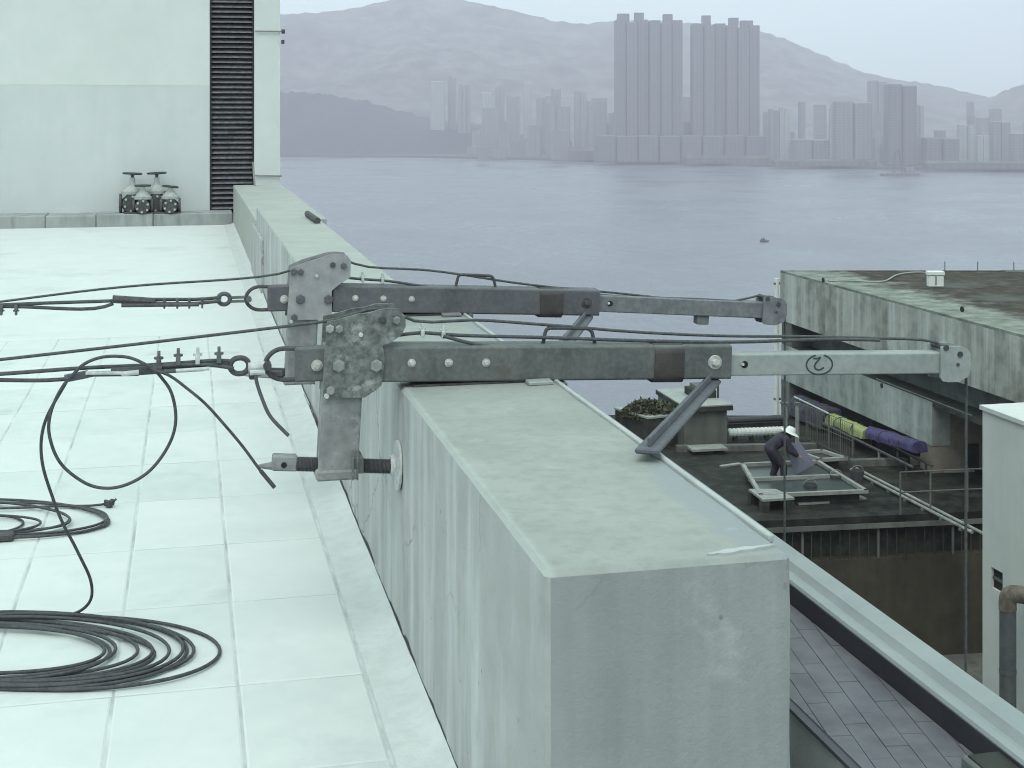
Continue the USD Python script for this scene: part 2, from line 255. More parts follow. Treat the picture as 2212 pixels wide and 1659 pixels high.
M['mossroof'] = usdkit.material(stage, '/World/Looks/dirty_roof_with_bare_edge', {
    'g': ('geometry', {}), 's': ('separate_xyz', {}), 'n1': ('noise_texture', {'scale': .55, 'detail': 7.0, 'roughness': .65}), 'n2': ('noise_texture', {'scale': 2.2, 'detail': 6.0, 'roughness': .65}), 'n3': ('noise_texture', {'scale': .30, 'detail': 4.0}),
    'r1': ('rgb_ramp', {'ramp': [(.34, (.020, .016, .012)), (.5, (.040, .032, .024)), (.68, (.080, .070, .054))]}), 'r2': ('rgb_ramp', {'ramp': [(.34, (.10, .105, .09)), (.66, (.22, .235, .21))]}),
    'a': ('math', {'math_type': 'multiply_add', 'value2': -4.0}), 'q': ('map_range', {'from_min': 17.0, 'from_max': 18.0, 'clamp': True}), 'x': ('mix', {}),
    'q3': ('map_range', {'from_min': .56, 'from_max': .66, 'to_max': .7, 'clamp': True}), 'x3': ('mix', {'color2': (.085, .09, .085)}),
    'bp': ('bump', {'strength': .4, 'distance': .04}), 'p': ('principled_bsdf', {'roughness': .95, 'specular_ior_level': .2})},
    [('g.position', 's.vector'), ('g.position', 'n1.vector'), ('g.position', 'n2.vector'), ('g.position', 'n3.vector'), ('n2.fac', 'r1.fac'), ('n2.fac', 'r2.fac'), ('n1.fac', 'a.value1'), ('s.x', 'a.value3'), ('a.value', 'q.value'), ('q.result', 'x.fac'), ('r2.color', 'x.color1'), ('r1.color', 'x.color2'),
     ('n3.fac', 'q3.value'), ('q3.result', 'x3.fac'), ('x.color', 'x3.color1'), ('x3.color', 'p.base_color'), ('n2.fac', 'bp.height'), ('bp.normal', 'p.normal')], surface='p.BSDF')
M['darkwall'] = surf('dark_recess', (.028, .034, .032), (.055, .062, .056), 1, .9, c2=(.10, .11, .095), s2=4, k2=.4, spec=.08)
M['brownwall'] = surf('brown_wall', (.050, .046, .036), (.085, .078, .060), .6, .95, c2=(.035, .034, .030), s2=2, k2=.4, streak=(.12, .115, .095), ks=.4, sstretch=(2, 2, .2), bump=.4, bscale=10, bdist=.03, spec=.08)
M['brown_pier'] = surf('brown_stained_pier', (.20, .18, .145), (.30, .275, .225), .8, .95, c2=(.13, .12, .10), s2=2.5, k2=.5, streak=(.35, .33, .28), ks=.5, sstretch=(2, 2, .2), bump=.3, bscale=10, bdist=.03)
M['recess'] = surf('recess_concrete', (.10, .115, .11), (.17, .185, .175), 1, .9, c2=(.06, .07, .065), s2=3, k2=.5, spec=.08)  # recess wall, coloured darker than the facade
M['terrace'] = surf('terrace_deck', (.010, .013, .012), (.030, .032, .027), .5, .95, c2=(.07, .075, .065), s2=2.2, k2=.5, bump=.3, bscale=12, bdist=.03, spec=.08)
M['conc_dark'] = surf('dark_concrete', (.115, .13, .118), (.185, .20, .182), 1.3, .9, streak=(.07, .08, .07), ks=.6, sstretch=(4, 4, .3), bump=.3, bscale=20, bdist=.02, spec=.08)
M['conc_lite'] = surf('light_concrete_edge', (.30, .34, .315), (.40, .44, .415), 2, .9, c2=(.2, .22, .2), s2=8, k2=.4)
M['whiteblock'] = surf('pale_render', (.62, .67, .645), (.70, .745, .715), .5, .8, c2=(.50, .55, .53), s2=2, k2=.4, streak=(.48, .53, .51), ks=.35, sstretch=(4, 4, .3), bump=.08)
M['white'] = surf('white_plastic', (.70, .76, .73), (.80, .84, .81), 3, .5, bump=.02)
M['frame'] = surf('skylight_kerb', (.24, .265, .245), (.36, .38, .355), 3, .8, c2=(.16, .17, .15), s2=9, k2=.4)
M['glass'] = usdkit.material(stage, '/World/Looks/dirty_rooflight_glass', {'p': ('principled_bsdf', {'base_color': (.03, .035, .034), 'roughness': .35, 'specular_ior_level': .3})}, [], surface='p.BSDF')
M['tarp_purple'] = surf('purple_tarp', (.040, .032, .115), (.06, .048, .16), 3, .6, c2=(.14, .13, .24), s2=9, k2=.3, bump=.7, bscale=6, bdist=.08)
M['tarp_dark'] = surf('dark_purple_tarp', (.020, .018, .034), (.045, .04, .07), 3, .6, c2=(.13, .125, .16), s2=9, k2=.35, bump=.8, bscale=6, bdist=.08)
M['tarp_green'] = surf('lime_tarp', (.30, .37, .14), (.37, .43, .18), 2, .55, c2=(.24, .29, .09), s2=7, k2=.4, bump=.6, bscale=6, bdist=.06)
M['pipe_white'] = surf('duct_skin', (.58, .65, .62), (.72, .78, .75), 6, .5)
M['pipe_dark'] = surf('lagged_pipe', (.07, .085, .09), (.105, .12, .125), 2.5, .7, c2=(.14, .16, .16), s2=9, k2=.4)
M['elbow'] = surf('rusty_elbow', (.10, .09, .07), (.22, .20, .165), 7, .8, c2=(.05, .045, .04), s2=15, k2=.5)
M['foliage'] = surf('shrub_leaves', (.035, .05, .022), (.085, .10, .05), 6, .8, c2=(.12, .095, .055), s2=14, k2=.4)
M['skin'] = surf('skin', (.32, .20, .14), (.36, .23, .16), 8, .6)
M['cloth_dark'] = surf('dark_cloth', (.018, .016, .026), (.032, .028, .042), 10, .9, bump=.5, bscale=25, bdist=.02)
M['cloth_top'] = surf('dark_jacket', (.024, .02, .036), (.045, .037, .06), 9, .9, bump=.5, bscale=25, bdist=.02)
M['hat'] = surf('white_hat', (.72, .78, .77), (.80, .85, .84), 6, .8)
M['panel'] = surf('blue_grey_sheet', (.19, .20, .27), (.24, .25, .32), 3, .6)
M['hill'] = surf('hill_forest', (.010, .016, .010), (.11, .12, .095), .007, .95, c2=(.28, .28, .25), s2=.02, k2=.55, bump=1.0, bscale=.05, bdist=8.0)
M['hill_near'] = surf('headland_forest', (.006, .004, .018), (.022, .020, .040), .012, .95, c2=(.06, .06, .065), s2=.05, k2=.4, bump=.9, bscale=.09, bdist=5.0)
M['shore'] = surf('shore_land', (.05, .055, .05), (.10, .10, .095), .02, .95, c2=(.2, .2, .19), s2=.08, k2=.4)
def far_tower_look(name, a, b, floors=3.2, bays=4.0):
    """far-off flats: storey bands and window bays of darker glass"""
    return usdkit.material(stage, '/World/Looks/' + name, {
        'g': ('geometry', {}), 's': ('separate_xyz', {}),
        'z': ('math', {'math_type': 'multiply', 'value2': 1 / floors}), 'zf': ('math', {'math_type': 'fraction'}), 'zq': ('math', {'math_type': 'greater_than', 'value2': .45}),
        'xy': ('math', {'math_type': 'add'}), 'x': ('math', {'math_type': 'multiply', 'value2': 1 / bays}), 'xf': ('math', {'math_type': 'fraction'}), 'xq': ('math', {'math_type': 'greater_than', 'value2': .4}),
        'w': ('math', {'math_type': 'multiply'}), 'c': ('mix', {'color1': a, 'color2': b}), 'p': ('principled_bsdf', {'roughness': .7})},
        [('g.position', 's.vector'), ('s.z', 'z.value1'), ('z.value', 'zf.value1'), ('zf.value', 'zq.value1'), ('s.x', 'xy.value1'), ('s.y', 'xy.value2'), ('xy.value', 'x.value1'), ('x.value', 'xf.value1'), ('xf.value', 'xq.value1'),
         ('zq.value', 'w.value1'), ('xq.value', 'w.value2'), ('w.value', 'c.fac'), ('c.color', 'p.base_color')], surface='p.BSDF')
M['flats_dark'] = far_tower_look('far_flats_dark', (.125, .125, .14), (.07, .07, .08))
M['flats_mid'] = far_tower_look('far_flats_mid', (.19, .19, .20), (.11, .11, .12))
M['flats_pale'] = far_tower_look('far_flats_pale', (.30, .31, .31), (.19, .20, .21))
M['sea'] = usdkit.material(stage, '/World/Looks/sea_water', {
    'g': ('geometry', {}), 'mp': ('mapping', {'scale': (1.0, .45, 1.0), 'rotation': (0, 0, .2)}),
    'n1': ('noise_texture', {'scale': .16, 'detail': 6.0, 'roughness': .62}), 'n2': ('noise_texture', {'scale': .012, 'detail': 4.0, 'roughness': .55}),
    'b1': ('bump', {'strength': .55, 'distance': 1.6}),
    'r': ('map_range', {'from_min': .35, 'from_max': .65, 'to_min': .22, 'to_max': .42, 'clamp': True}),
    'c': ('rgb_ramp', {'ramp': [(.35, (.10, .095, .125)), (.65, (.14, .13, .16))]}),
    'p': ('principled_bsdf', {'ior': 1.33, 'specular_ior_level': .5})},
    [('g.position', 'mp.vector'), ('mp.vector', 'n1.vector'), ('g.position', 'n2.vector'), ('n1.fac', 'b1.height'), ('b1.normal', 'p.normal'), ('n2.fac', 'r.value'), ('r.result', 'p.roughness'), ('n2.fac', 'c.fac'), ('c.color', 'p.base_color')], surface='p.BSDF')

SEA_Z = EYE - 65.0

# ------------------------------------------------------------------ far setting: sea, land, hills, haze
def gridmesh(xs, ys, zf):
    X, Y = np.meshgrid(xs, ys); Z = zf(X, Y)
    v = np.stack([X, Y, Z], -1).reshape(-1, 3); nx, ny = len(xs), len(ys)
    i, j = np.meshgrid(np.arange(ny - 1), np.arange(nx - 1), indexing='ij'); a = (i * nx + j).ravel()
    f = np.vstack([np.stack([a, a + 1, a + nx + 1], 1), np.stack([a, a + nx + 1, a + nx], 1)])
    return trimesh.Trimesh(v, f, process=False)
BX0, BX1, BY0, BY1 = -5000., 6000., -4000., 4560.
obj('sea', gridmesh(np.linspace(BX0 + 20, BX1 - 20, 40), np.linspace(BY0 + 20, BY1 - 20, 40), lambda X, Y: np.full_like(X, SEA_Z)), M['sea'], kind='structure')
obj('quay_ground', bx(-400, 400, -300, 210, SEA_Z + .3, SEA_Z + 3.0), M['shore'], kind='structure')

def hill(name, ridge, w_ridge, w_front, w_back, mat, seed, rough=1.0, nd=46):
    """land whose skyline, seen from the roof, runs through the ridge's points; front and back slopes of real depth"""
    rp = np.array(ridge, float); xs = np.linspace(rp[0, 0], rp[-1, 0], 170)
    ytop = np.interp(xs, rp[:, 0], rp[:, 1]); k = np.ones(9) / 9; ytop = np.convolve(np.pad(ytop, 4, 'edge'), k, 'valid')
    ts = np.r_[np.linspace(0, 1, nd), np.linspace(1, 2, nd // 2)[1:]]
    V = []
    for t in ts:
        w = w_front + (w_ridge - w_front) * t if t <= 1 else w_ridge + (w_back - w_ridge) * (t - 1)
        p = np.array([onW(x, 244, w) for x in xs])
        H = (244 - ytop) / FOC * w_ridge + EYE - SEA_Z
        g = (t ** 1.25 if t <= 1 else (2 - t) ** 1.1)
        nz = meshkit.fbm(np.c_[p[:, :2] / 260.0, np.full(len(xs), seed * 3.1)], 5, seed) - .5
        side = np.clip(np.minimum(xs - xs[0], xs[-1] - xs) / 60.0, 0, 1) if name == 'headland' else 1.0
        env = 4 * min(t, 2 - t) * (1 - min(t, 2 - t)) if 0 < t < 2 else 0
        z = SEA_Z - 2 + H * g * (1 + rough * .55 * nz * env) + 2 * nz * (1 if t > 0 else 0)
        if t == 1: z = SEA_Z - 2 + H + 10 * (meshkit.fbm(np.c_[xs / 9.0, xs * 0, xs * 0], 4, seed) - .5)
        V.append(np.c_[p[:, :2], z])
    V = np.array(V); nx = len(xs)
    i, j = np.meshgrid(np.arange(len(ts) - 1), np.arange(nx - 1), indexing='ij'); a = (i * nx + j).ravel()
    f = np.vstack([np.stack([a, a + 1, a + nx + 1], 1), np.stack([a, a + nx + 1, a + nx], 1)])
    obj(name, trimesh.Trimesh(V.reshape(-1, 3), f, process=False), mat, smooth=True, kind='structure')
hill('mountain', [(100, 60), (400, 45), (607, 30), (720, 24), (790, 12), (850, -6), (900, -14), (960, -6), (1020, 0), (1080, 16), (1160, 34), (1250, 55), (1300, 46), (1340, 42), (1480, 46), (1560, 52), (1640, 62), (1720, 92), (1790, 122), (1850, 150), (1900, 166), (1980, 174), (2060, 190), (2125, 207), (2200, 225), (2400, 240)], 3500, 2260, 4250, M['hill'], 3, rough=2.2)
hill('hill', [(1960, 243), (2040, 232), (2100, 220), (2145, 206), (2180, 188), (2215, 176), (2300, 150), (2500, 140)], 3100, 2300, 3900, M['hill'], 5, rough=1.8)
hill('headland', [(300, 200), (480, 195), (607, 196), (680, 199), (740, 205), (790, 215), (850, 234), (900, 246), (960, 256), (1010, 262), (1060, 270), (1110, 285), (1180, 298), (1230, 312), (1290, 325), (1330, 337), (1360, 342)], 2300, 2020, 2700, M['hill_near'], 9, rough=1.6)
front = [onZ(px, py, SEA_Z)[:2] for px, py in [(300, 338), (900, 341), (1150, 346), (1300, 351), (1480, 357), (1700, 362), (1950, 367), (2212, 372), (2500, 379)]]
back = [onW(px, 244, 3900)[:2] for px in (2500, 1500, 300)]
obj('far_shore', prism(Polygon(front + back), SEA_Z - 1, SEA_Z + 3.5), M['shore'], kind='structure')

# ------------------------------------------------------------------ far buildings
def far_building(name, label, x0, x1, ytop, w, mat, group, wings=3, zbase=SEA_Z + 3.4, crown=None, depth=.9, cat='tower block'):
    cx = (x0 + x1) / 2; c = onW(cx, 244, w); wd = (x1 - x0) / FOC * w; top = EYE + (244 - ytop) / FOC * w
    t = thing(name, label, cat, group, loc=(c[0], c[1], zbase))
    h = top - zbase; n = wings
    for k in range(n):
        ww = wd / n; x = -wd / 2 + ww * (k + .5)
        dep = wd * depth * (1.0 if k % 2 else .8); hh = h * (1 - (.02 if k % 2 else 0)) 
        m = cbx(x - ww * .5, x + ww * .44, -dep / 2, dep / 2, 0, hh, min(1.0, ww * .05)); obj('wing', rotz(m, -YAW), mat, t)
    for (xx, yy, zz) in (crown or []):
        u = (xx - cx) / FOC * w; ht = EYE + (244 - zz) / FOC * w - zbase
        obj('plant_room', rotz(bx(u - yy / FOC * w / 2, u + yy / FOC * w / 2, -6, 6, h * .97, ht), -YAW), mat, t)
    return t
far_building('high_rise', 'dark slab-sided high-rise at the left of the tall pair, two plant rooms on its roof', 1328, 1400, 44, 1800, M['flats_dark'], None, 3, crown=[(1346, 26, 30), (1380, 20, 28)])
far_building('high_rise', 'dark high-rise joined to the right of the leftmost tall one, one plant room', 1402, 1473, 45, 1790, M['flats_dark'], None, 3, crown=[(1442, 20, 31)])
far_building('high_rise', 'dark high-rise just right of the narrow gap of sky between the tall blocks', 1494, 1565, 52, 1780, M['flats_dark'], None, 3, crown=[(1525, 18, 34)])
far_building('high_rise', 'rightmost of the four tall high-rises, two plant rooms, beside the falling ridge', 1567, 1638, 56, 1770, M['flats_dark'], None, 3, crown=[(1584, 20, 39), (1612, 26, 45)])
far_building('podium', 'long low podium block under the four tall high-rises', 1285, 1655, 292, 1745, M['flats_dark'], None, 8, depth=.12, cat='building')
PALE = [  # x0, x1, top y, distance, look, label
    (1661, 1682, 236, 1720, 'flats_mid', 'narrow grey tower just right of the four tall high-rises'),
    (1684, 1705, 232, 1715, 'flats_pale', 'narrow pale tower to the right of the narrow grey one'),
    (1712, 1790, 300, 1690, 'flats_mid', 'low wide block on the waterfront between the narrow pale tower and the pale-edged slab'),
    (1801, 1878, 219, 1650, 'flats_mid', 'grey slab block with a pale left edge, left of the pair near the barge'),
    (1793, 1800, 216, 1652, 'flats_pale', 'pale thin stair tower at the left edge of the grey slab block'),
    (1876, 1912, 174, 1950, 'flats_mid', 'tall faint tower behind the left side of the dark tower above the barge'),
    (1914, 1975, 182, 1620, 'flats_dark', 'tall dark tower directly above the moored barge'),
    (1977, 1994, 226, 1640, 'flats_pale', 'pale slim tower at the right side of the tall dark tower'),
    (1996, 2064, 297, 1600, 'flats_dark', 'low dark block on the shore, right of the barge'),
    (2070, 2104, 268, 1680, 'flats_pale', 'pale mid-height block right of the low dark one'),
    (2110, 2134, 292, 1620, 'flats_pale', 'small pale block near the foot of the right-hand hill'),
    (2140, 2178, 262, 1640, 'flats_mid', 'grey block below the rising right-hand hill'),
    (2184, 2230, 288, 1590, 'flats_mid', 'grey block cut by the right edge of the picture')]
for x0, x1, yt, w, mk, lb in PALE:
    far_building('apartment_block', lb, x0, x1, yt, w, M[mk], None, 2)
ORD = ['leftmost', 'second from the left', 'third from the left', 'fourth from the left', 'fifth from the left', 'sixth from the left', 'seventh from the left', 'sixth from the right', 'fifth from the right', 'fourth from the right', 'third from the right', 'second from the right', 'rightmost']
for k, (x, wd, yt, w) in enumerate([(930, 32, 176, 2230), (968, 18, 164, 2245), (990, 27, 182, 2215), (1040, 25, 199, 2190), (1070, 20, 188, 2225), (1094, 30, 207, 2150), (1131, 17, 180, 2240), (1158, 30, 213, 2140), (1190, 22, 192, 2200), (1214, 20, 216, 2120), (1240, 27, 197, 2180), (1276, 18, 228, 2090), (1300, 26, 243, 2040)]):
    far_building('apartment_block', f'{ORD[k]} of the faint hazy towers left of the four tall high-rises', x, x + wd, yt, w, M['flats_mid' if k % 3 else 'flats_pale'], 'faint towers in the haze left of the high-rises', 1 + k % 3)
town = []; rt = np.random.default_rng(21)
for k in range(120):
    x = rt.uniform(1010, 2230); w = rt.uniform(1760, 2200) if x < 1700 else rt.uniform(1680, 2000); yt = (rt.uniform(262, 325) if rt.random() < .7 else rt.uniform(205, 270)) + (14 if x > 1700 else 0)
    yt = max(yt, 244 + (330 - 244) * 0 - 60 + (1330 - x) * .05 if x < 1330 else yt)
    wd = rt.uniform(14, 34) / FOC * w; c = onW(x, 244, w); h = EYE + (244 - yt) / FOC * w - (SEA_Z + 3.4)
    if h < 6: continue
    b = rotz(bx(-wd / 2, wd / 2, -wd * .4, wd * .4, 0, h), -YAW + rt.uniform(-.4, .4)); b.apply_translation((c[0], c[1], SEA_Z + 3.4)); town.append(b)
obj('shoreline_town', town, M['flats_mid'], kind='stuff', label='crowd of hazy mid-rise blocks along the far shore', cat='town')
# waterfront sheds
for px0, px1, yt, w, lb in [(1225, 1282, 318, 1830, 'low dark shed at the left end of the waterfront strip'), (1300, 1470, 334, 1760, 'long low quay shed below the left pair of high-rises'), (1480, 1660, 336, 1700, 'long low quay shed below the right pair of high-rises'), (1670, 1890, 344, 1620, 'low wharf shed between the podium and the barge'), (1995, 2220, 347, 1530, 'low wharf shed right of the barge')]:
    c = onW((px0 + px1) / 2, 244, w); wd = (px1 - px0) / FOC * w; zt = EYE + (244 - yt) / FOC * w; zb = SEA_Z + 3.4
    t = thing('shed', lb, 'shed', None, loc=(c[0], c[1], zb))
    h = zt - zb; pg = Polygon([(-9, 0), (9, 0), (9, h * .7), (0, h), (-9, h * .7)])
    obj('shell', rotz(rotz(xz_plate(pg, -wd / 2, wd / 2), math.pi / 2), -YAW), M['shore'], t)
    for q in range(int(wd / 9)):
        obj('door', rotz(bx(-wd / 2 + 9 * q + 2, -wd / 2 + 9 * q + 6, -9.15, -9.02, .1, h * .55), -YAW), M['flats_dark'], t)
# barge with derrick
c = onZ(1943, 380, SEA_Z)
t = thing('barge', 'dark work barge with a derrick tower moored off the far shore', 'barge', loc=c)
rz = lambda m: rotz(m, -YAW)
obj('hull', rz(xz_plate([(-19, 1.2), (-17, -.6), (17, -.6), (19.5, 1.6), (19.5, 2.6), (-19, 2.6)], -6, 6)), M['flats_dark'], t)
obj('deckhouse', rz(cbx(6, 15, -4, 4, 2.6, 8.5, .3)), M['flats_mid'], t)
obj('derrick', [rz(tube([(x0, y0, 2.6), (x0 * .35 - 2, y0 * .3, 27)], .55, 5)) for x0 in (-6, 4) for y0 in (-4, 4)] + [rz(bx(-4.5 + .1 * z, 2.5 - .1 * z, -2, 2, z, z + .8)) for z in (8, 14, 20, 26)], M['flats_dark'], t)
obj('jib', rz(tube([(-2, 0, 24), (-16, 0, 9)], .5, 5)), M['flats_dark'], t)
# small boat
c = onZ(1651, 523, SEA_Z)
t = thing('small_boat', 'small dark open boat alone on the grey water', 'boat', loc=c)
hullp = np.array([(-2.7, 0), (-2.2, .75), (0, .95), (1.8, .7), (2.8, 0), (1.8, -.7), (0, -.95), (-2.2, -.75)])
hl = m3.Manifold.hull_points(np.vstack([np.c_[hullp, np.where(abs(hullp[:, 0]) > 2, .95, .6)], np.c_[hullp * .7, np.full(8, -.25)]]))
obj('hull', hl, M['darksteel'], t)
obj('cabin', cbx(-1.6, .3, -.55, .55, .6, 1.9, .08), M['darksteel'], t)
obj('mast', cyl((-.3, 0, 1.9), (-.3, 0, 3.1), .05), M['darksteel'], t)
obj('boatman', cyl((1.2, 0, .5), (1.2, 0, 1.5), .2, 8, .12), M['darksteel'], t)
# haze
hz = usdkit.material(stage, '/World/Looks/haze_air', {'v': ('principled_volume', {'color': (.83, .70, .85), 'density': 0.00039, 'anisotropy': 0.1})}, [], volume='v.volume')
obj('haze', bx(BX0, BX1, BY0, BY1, SEA_Z - 1, 400), hz, kind='stuff')

# ------------------------------------------------------------------ our roof
PX0, PX1, PTOP = 0.645, 1.137, 0.797       # near parapet: inner face, outer face, top
PY0, PY1 = 2.494, 6.6
roof = thing('rooftop', kind='structure')
obj('roof_bed', bx(-14, 0.66, -3, 20.9, -0.30, -0.0026), M['joint'], roof)
# paint surface beyond the slabs that can be told apart
obj('roof_deck', bx(-14, 0.645, 10.6, 20.9, -0.0115, 0.0), M['roof3'], roof)
obj('roof_deck', bx(-14, 0.645, -3, 1.9, -0.0115, 0.0), M['roof3'], roof)
colx = [-0.565 - .353 * k for k in range(9, 0, -1)] + [-.565, -.207, .14, .505]
strong = {8.05, 6.74, 5.43}
rows = [1.9, 2.55, 3.2, 3.62, 4.08, 4.74, 5.32, 5.43 + .0, 6.1, 6.74, 7.4, 8.05, 8.75, 9.5, 10.6]
rows = [1.9, 2.45, 3.0, 3.52, 4.08, 4.78, 5.43, 6.1, 6.74, 7.4, 8.05, 8.75, 9.5, 10.6]
wide = {6.74: .012, 8.05: .020, 9.5: .012, 5.43: .006}
xs_all = [-6.2] + colx
for i in range(len(xs_all) - 1):
    for j in range(len(rows) - 1):
        if xs_all[i] < -3.8 and False: continue
        x0, x1, y0, y1 = xs_all[i], xs_all[i + 1], rows[j], rows[j + 1]
        gx = .007 + .004 * rnd.random()
        g0, g1 = wide.get(y0, .005 + .003 * rnd.random()) / 2, wide.get(y1, .005 + .003 * rnd.random()) / 2
        zt = rnd.uniform(-.0008, .0008); c = .006
        b = [(x0 + gx / 2, y0 + g0), (x1 - gx / 2, y0 + g0), (x1 - gx / 2, y1 - g1), (x0 + gx / 2, y1 - g1)]
        q = [(p[0] + (c if k in (0, 3) else -c), p[1] + (c if k in (0, 1) else -c)) for k, p in enumerate(b)]
        v = [(p[0], p[1], -.0118) for p in b] + [(p[0], p[1], -.0020) for p in b] + [(p[0], p[1], zt) for p in q]
        f = [(0, 1, 5, 4), (1, 2, 6, 5), (2, 3, 7, 6), (3, 0, 4, 7), (4, 5, 9, 8), (5, 6, 10, 9), (6, 7, 11, 10), (7, 4, 8, 11), (8, 9, 10, 11)]
        obj('slab', quads(v, f), M[rnd.choice(['roof1', 'roof1', 'roof2', 'roof3'])], roof)
obj('roof_deck', bx(-14, -6.2, 1.9, 10.6, -0.0115, 0.0), M['roof3'], roof)
# painted skirting along the parapet, with a ragged top edge
ys = np.linspace(1.2, 20.85, 420); V = []
for y in ys:
    nz = float(meshkit.fbm(np.array([y * 3.1, 0, 4.0]), 4, 2)); n2 = float(meshkit.fbm(np.array([y * 9, 7, 1.0]), 3, 4))
    V += [(.508, y, -.010), (.511, y, .005), (.560 + .004 * n2, y, .008 + .001 * nz), (.600, y, .013 + .002 * nz), (.634, y, .026 + .006 * nz), (.6475, y, .034 + .016 * nz + .010 * n2)]
n = 6; F = []
for i in range(len(ys) - 1):
    for k in range(n - 1): F.append((i * n + k, i * n + n + k, i * n + n + k + 1, i * n + k + 1))
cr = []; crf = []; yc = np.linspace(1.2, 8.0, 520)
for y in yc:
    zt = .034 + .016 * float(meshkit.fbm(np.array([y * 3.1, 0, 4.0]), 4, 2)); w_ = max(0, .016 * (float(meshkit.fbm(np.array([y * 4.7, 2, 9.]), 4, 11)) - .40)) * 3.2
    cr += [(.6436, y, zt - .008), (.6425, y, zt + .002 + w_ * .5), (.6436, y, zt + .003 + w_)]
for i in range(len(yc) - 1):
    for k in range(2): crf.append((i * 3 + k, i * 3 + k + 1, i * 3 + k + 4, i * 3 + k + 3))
obj('gap_shade', quads(cr, crf), M['louvre_back'], roof)  # solid black strip painting the shade of the gap above the skirting
sk = quads(V, F); sk.invert()
obj('skirting', sk, M['skirt'], roof, smooth=40)

# ------------------------------------------------------------------ parapet
def wobble(m, amp, sc, seed=0):
    v = m.vertices.copy(); n = m.vertex_normals
    m.vertices = v + n * ((meshkit.fbm(v * sc, 4, seed) - .5) * 2 * amp)[:, None]; return m
def rough_block(x0, x1, y0, y1, z0, z1, ch=.010, edge=.032, amp=.0032, seed=1):
    b = m3.Manifold.hull_points(np.asarray(cbx(x0, x1, y0, y1, z0, z1, ch).vertices)).refine_to_length(edge)
    mm = b.to_mesh(); t = trimesh.Trimesh(mm.vert_properties[:, :3], mm.tri_verts, process=False)
    return wobble(t, amp, 9.0, seed)
par = thing('parapet_wall', 'thick grey concrete parapet end in the foreground with a greenish flat top', 'parapet')
pm = rough_block(PX0, PX1, PY0, PY1, -.6, PTOP)
tri = pm.triangles_center; nr = pm.face_normals
top = (nr[:, 2] > .5); inn = (nr[:, 0] < -.5) & ~top; rest = ~(top | inn)
for nm, sel, mt in (('top_face', top, 'pier_top'), ('inner_face', inn, 'wall_in'), ('end_face', rest, 'pier')):
    s = pm.submesh([np.nonzero(sel)[0]], append=True); obj(nm, s, M[mt], par, smooth=True)
# weathered strip and raised coping lip along the outer edge of the top
pts = []; ys = np.linspace(PY0 + .06, PY1 - .05, 90)
inner = [(PX1 - .045 - .065 * float(meshkit.fbm(np.array([y * 2.2, 1, 3.]), 5, 8)) - (.03 if y < 3.4 else 0), y) for y in ys]
lip = m3.Manifold.hull_points(np.asarray(cbx(PX1 - .006, PX1 + .008, PY0 + .10, PY1, PTOP - .01, PTOP + .007, .003).vertices)).refine_to_length(.02).to_mesh()
obj('coping_lip', wobble(trimesh.Trimesh(lip.vert_properties[:, :3], lip.tri_verts, process=False), .0006, 40, 5), M['flash'], par, smooth=50)
sm = [(1.04 + .07 * math.cos(a) * (.75 + .5 * float(meshkit.noise(np.array([a * 2.2, 3., 1.])))), 2.532 + .008 * math.sin(a) * (.4 + 1.2 * float(meshkit.noise(np.array([a * 3.1, 8., 2.])))) + .012 * math.cos(a)) for a in np.linspace(0, 2 * math.pi, 40)[:-1]]
obj('lime_smear', prism(Polygon(sm).buffer(0), PTOP - .002, PTOP + .0042), M['flash'], par)

far = thing('parapet_wall', 'lower pale concrete parapet running on behind the clamps to the louvred tower', 'parapet')
pm = rough_block(PX0 + .012, 1.13, PY1 + .004, 14.0, -.6, .715, edge=.10, seed=3)
tri = pm.face_normals; top = tri[:, 2] > .5
obj('top_face', pm.submesh([np.nonzero(top)[0]], append=True), M['pier_top_far'], far, smooth=True)
obj('side_face', pm.submesh([np.nonzero(~top)[0]], append=True), M['wall_in'], far, smooth=True)
obj('end_block', rough_block(PX0, 1.36, 14.1, 20.9, -.6, .585, edge=.14, seed=4), M['pier_top_far'], far, smooth=40)
obj('base_block', rough_block(PX0 - .012, PX0 + .20, 12.6, 14.6, -.05, .52, edge=.14, seed=6), M['wall_in'], far, smooth=40)
bar = [onZ(664, 471, .70), onZ(686, 487, .70)]
obj('iron_bar', cyl(bar[0] + (0, 0, .04), bar[1] + (0, 0, .04), .028, 8), M['darksteel'], label='short black iron bar lying on the outer edge of the far parapet', cat='bar')

# ------------------------------------------------------------------ outer ledge and coping
led = thing('ledge_wall', 'outer wall with pale grooved coping, shade-black riser strip and grey tiled ledge beside the parapet end', 'ledge')
LZ = 0.336
prof = Polygon([(1.692, .400), (1.690, .300), (1.690, -1.2), (1.574, -1.2), (1.574, .330), (1.573, .388), (1.577, .3945), (1.597, .3945), (1.603, .389), (1.612, .3835), (1.622, .3835), (1.631, .392), (1.637, .3985), (1.687, .403)])
cp = xz_plate(prof, -2.0, 6.45)
obj('coping', cp, M['coping'], led)
obj('shaded_riser', bx(1.570, 1.5735, -2.0, 6.45, LZ - .004, .386), M['darkband'], led)  # riser below the coping, its shade painted in as near-black
obj('ledge_bed', bx(1.314, 1.5735, -2.0, 6.45, -.9, LZ - .0025), M['grout'], led)
obj('ledge_side', bx(1.300, 1.3135, -2.0, 2.958, -.9, LZ - .012), M['wall_in'], led)
obj('ledge_side', bx(1.300, 1.3135, 2.964, 6.45, -.9, LZ - .012), M['wall_in'], led)
obj('ledge_lip', bx(1.296, 1.3145, -2.0, 6.45, LZ - .0115, LZ - .003), M['grout'], led)
tdir = FWD + RIGHT * (-0.0727); tdir /= np.linalg.norm(tdir); tx = np.array([tdir[1], -tdir[0], 0])
strip = sbox(1.3165, 1.9, 1.568, 4.4)
o = np.array([1.314, 2.70, 0])
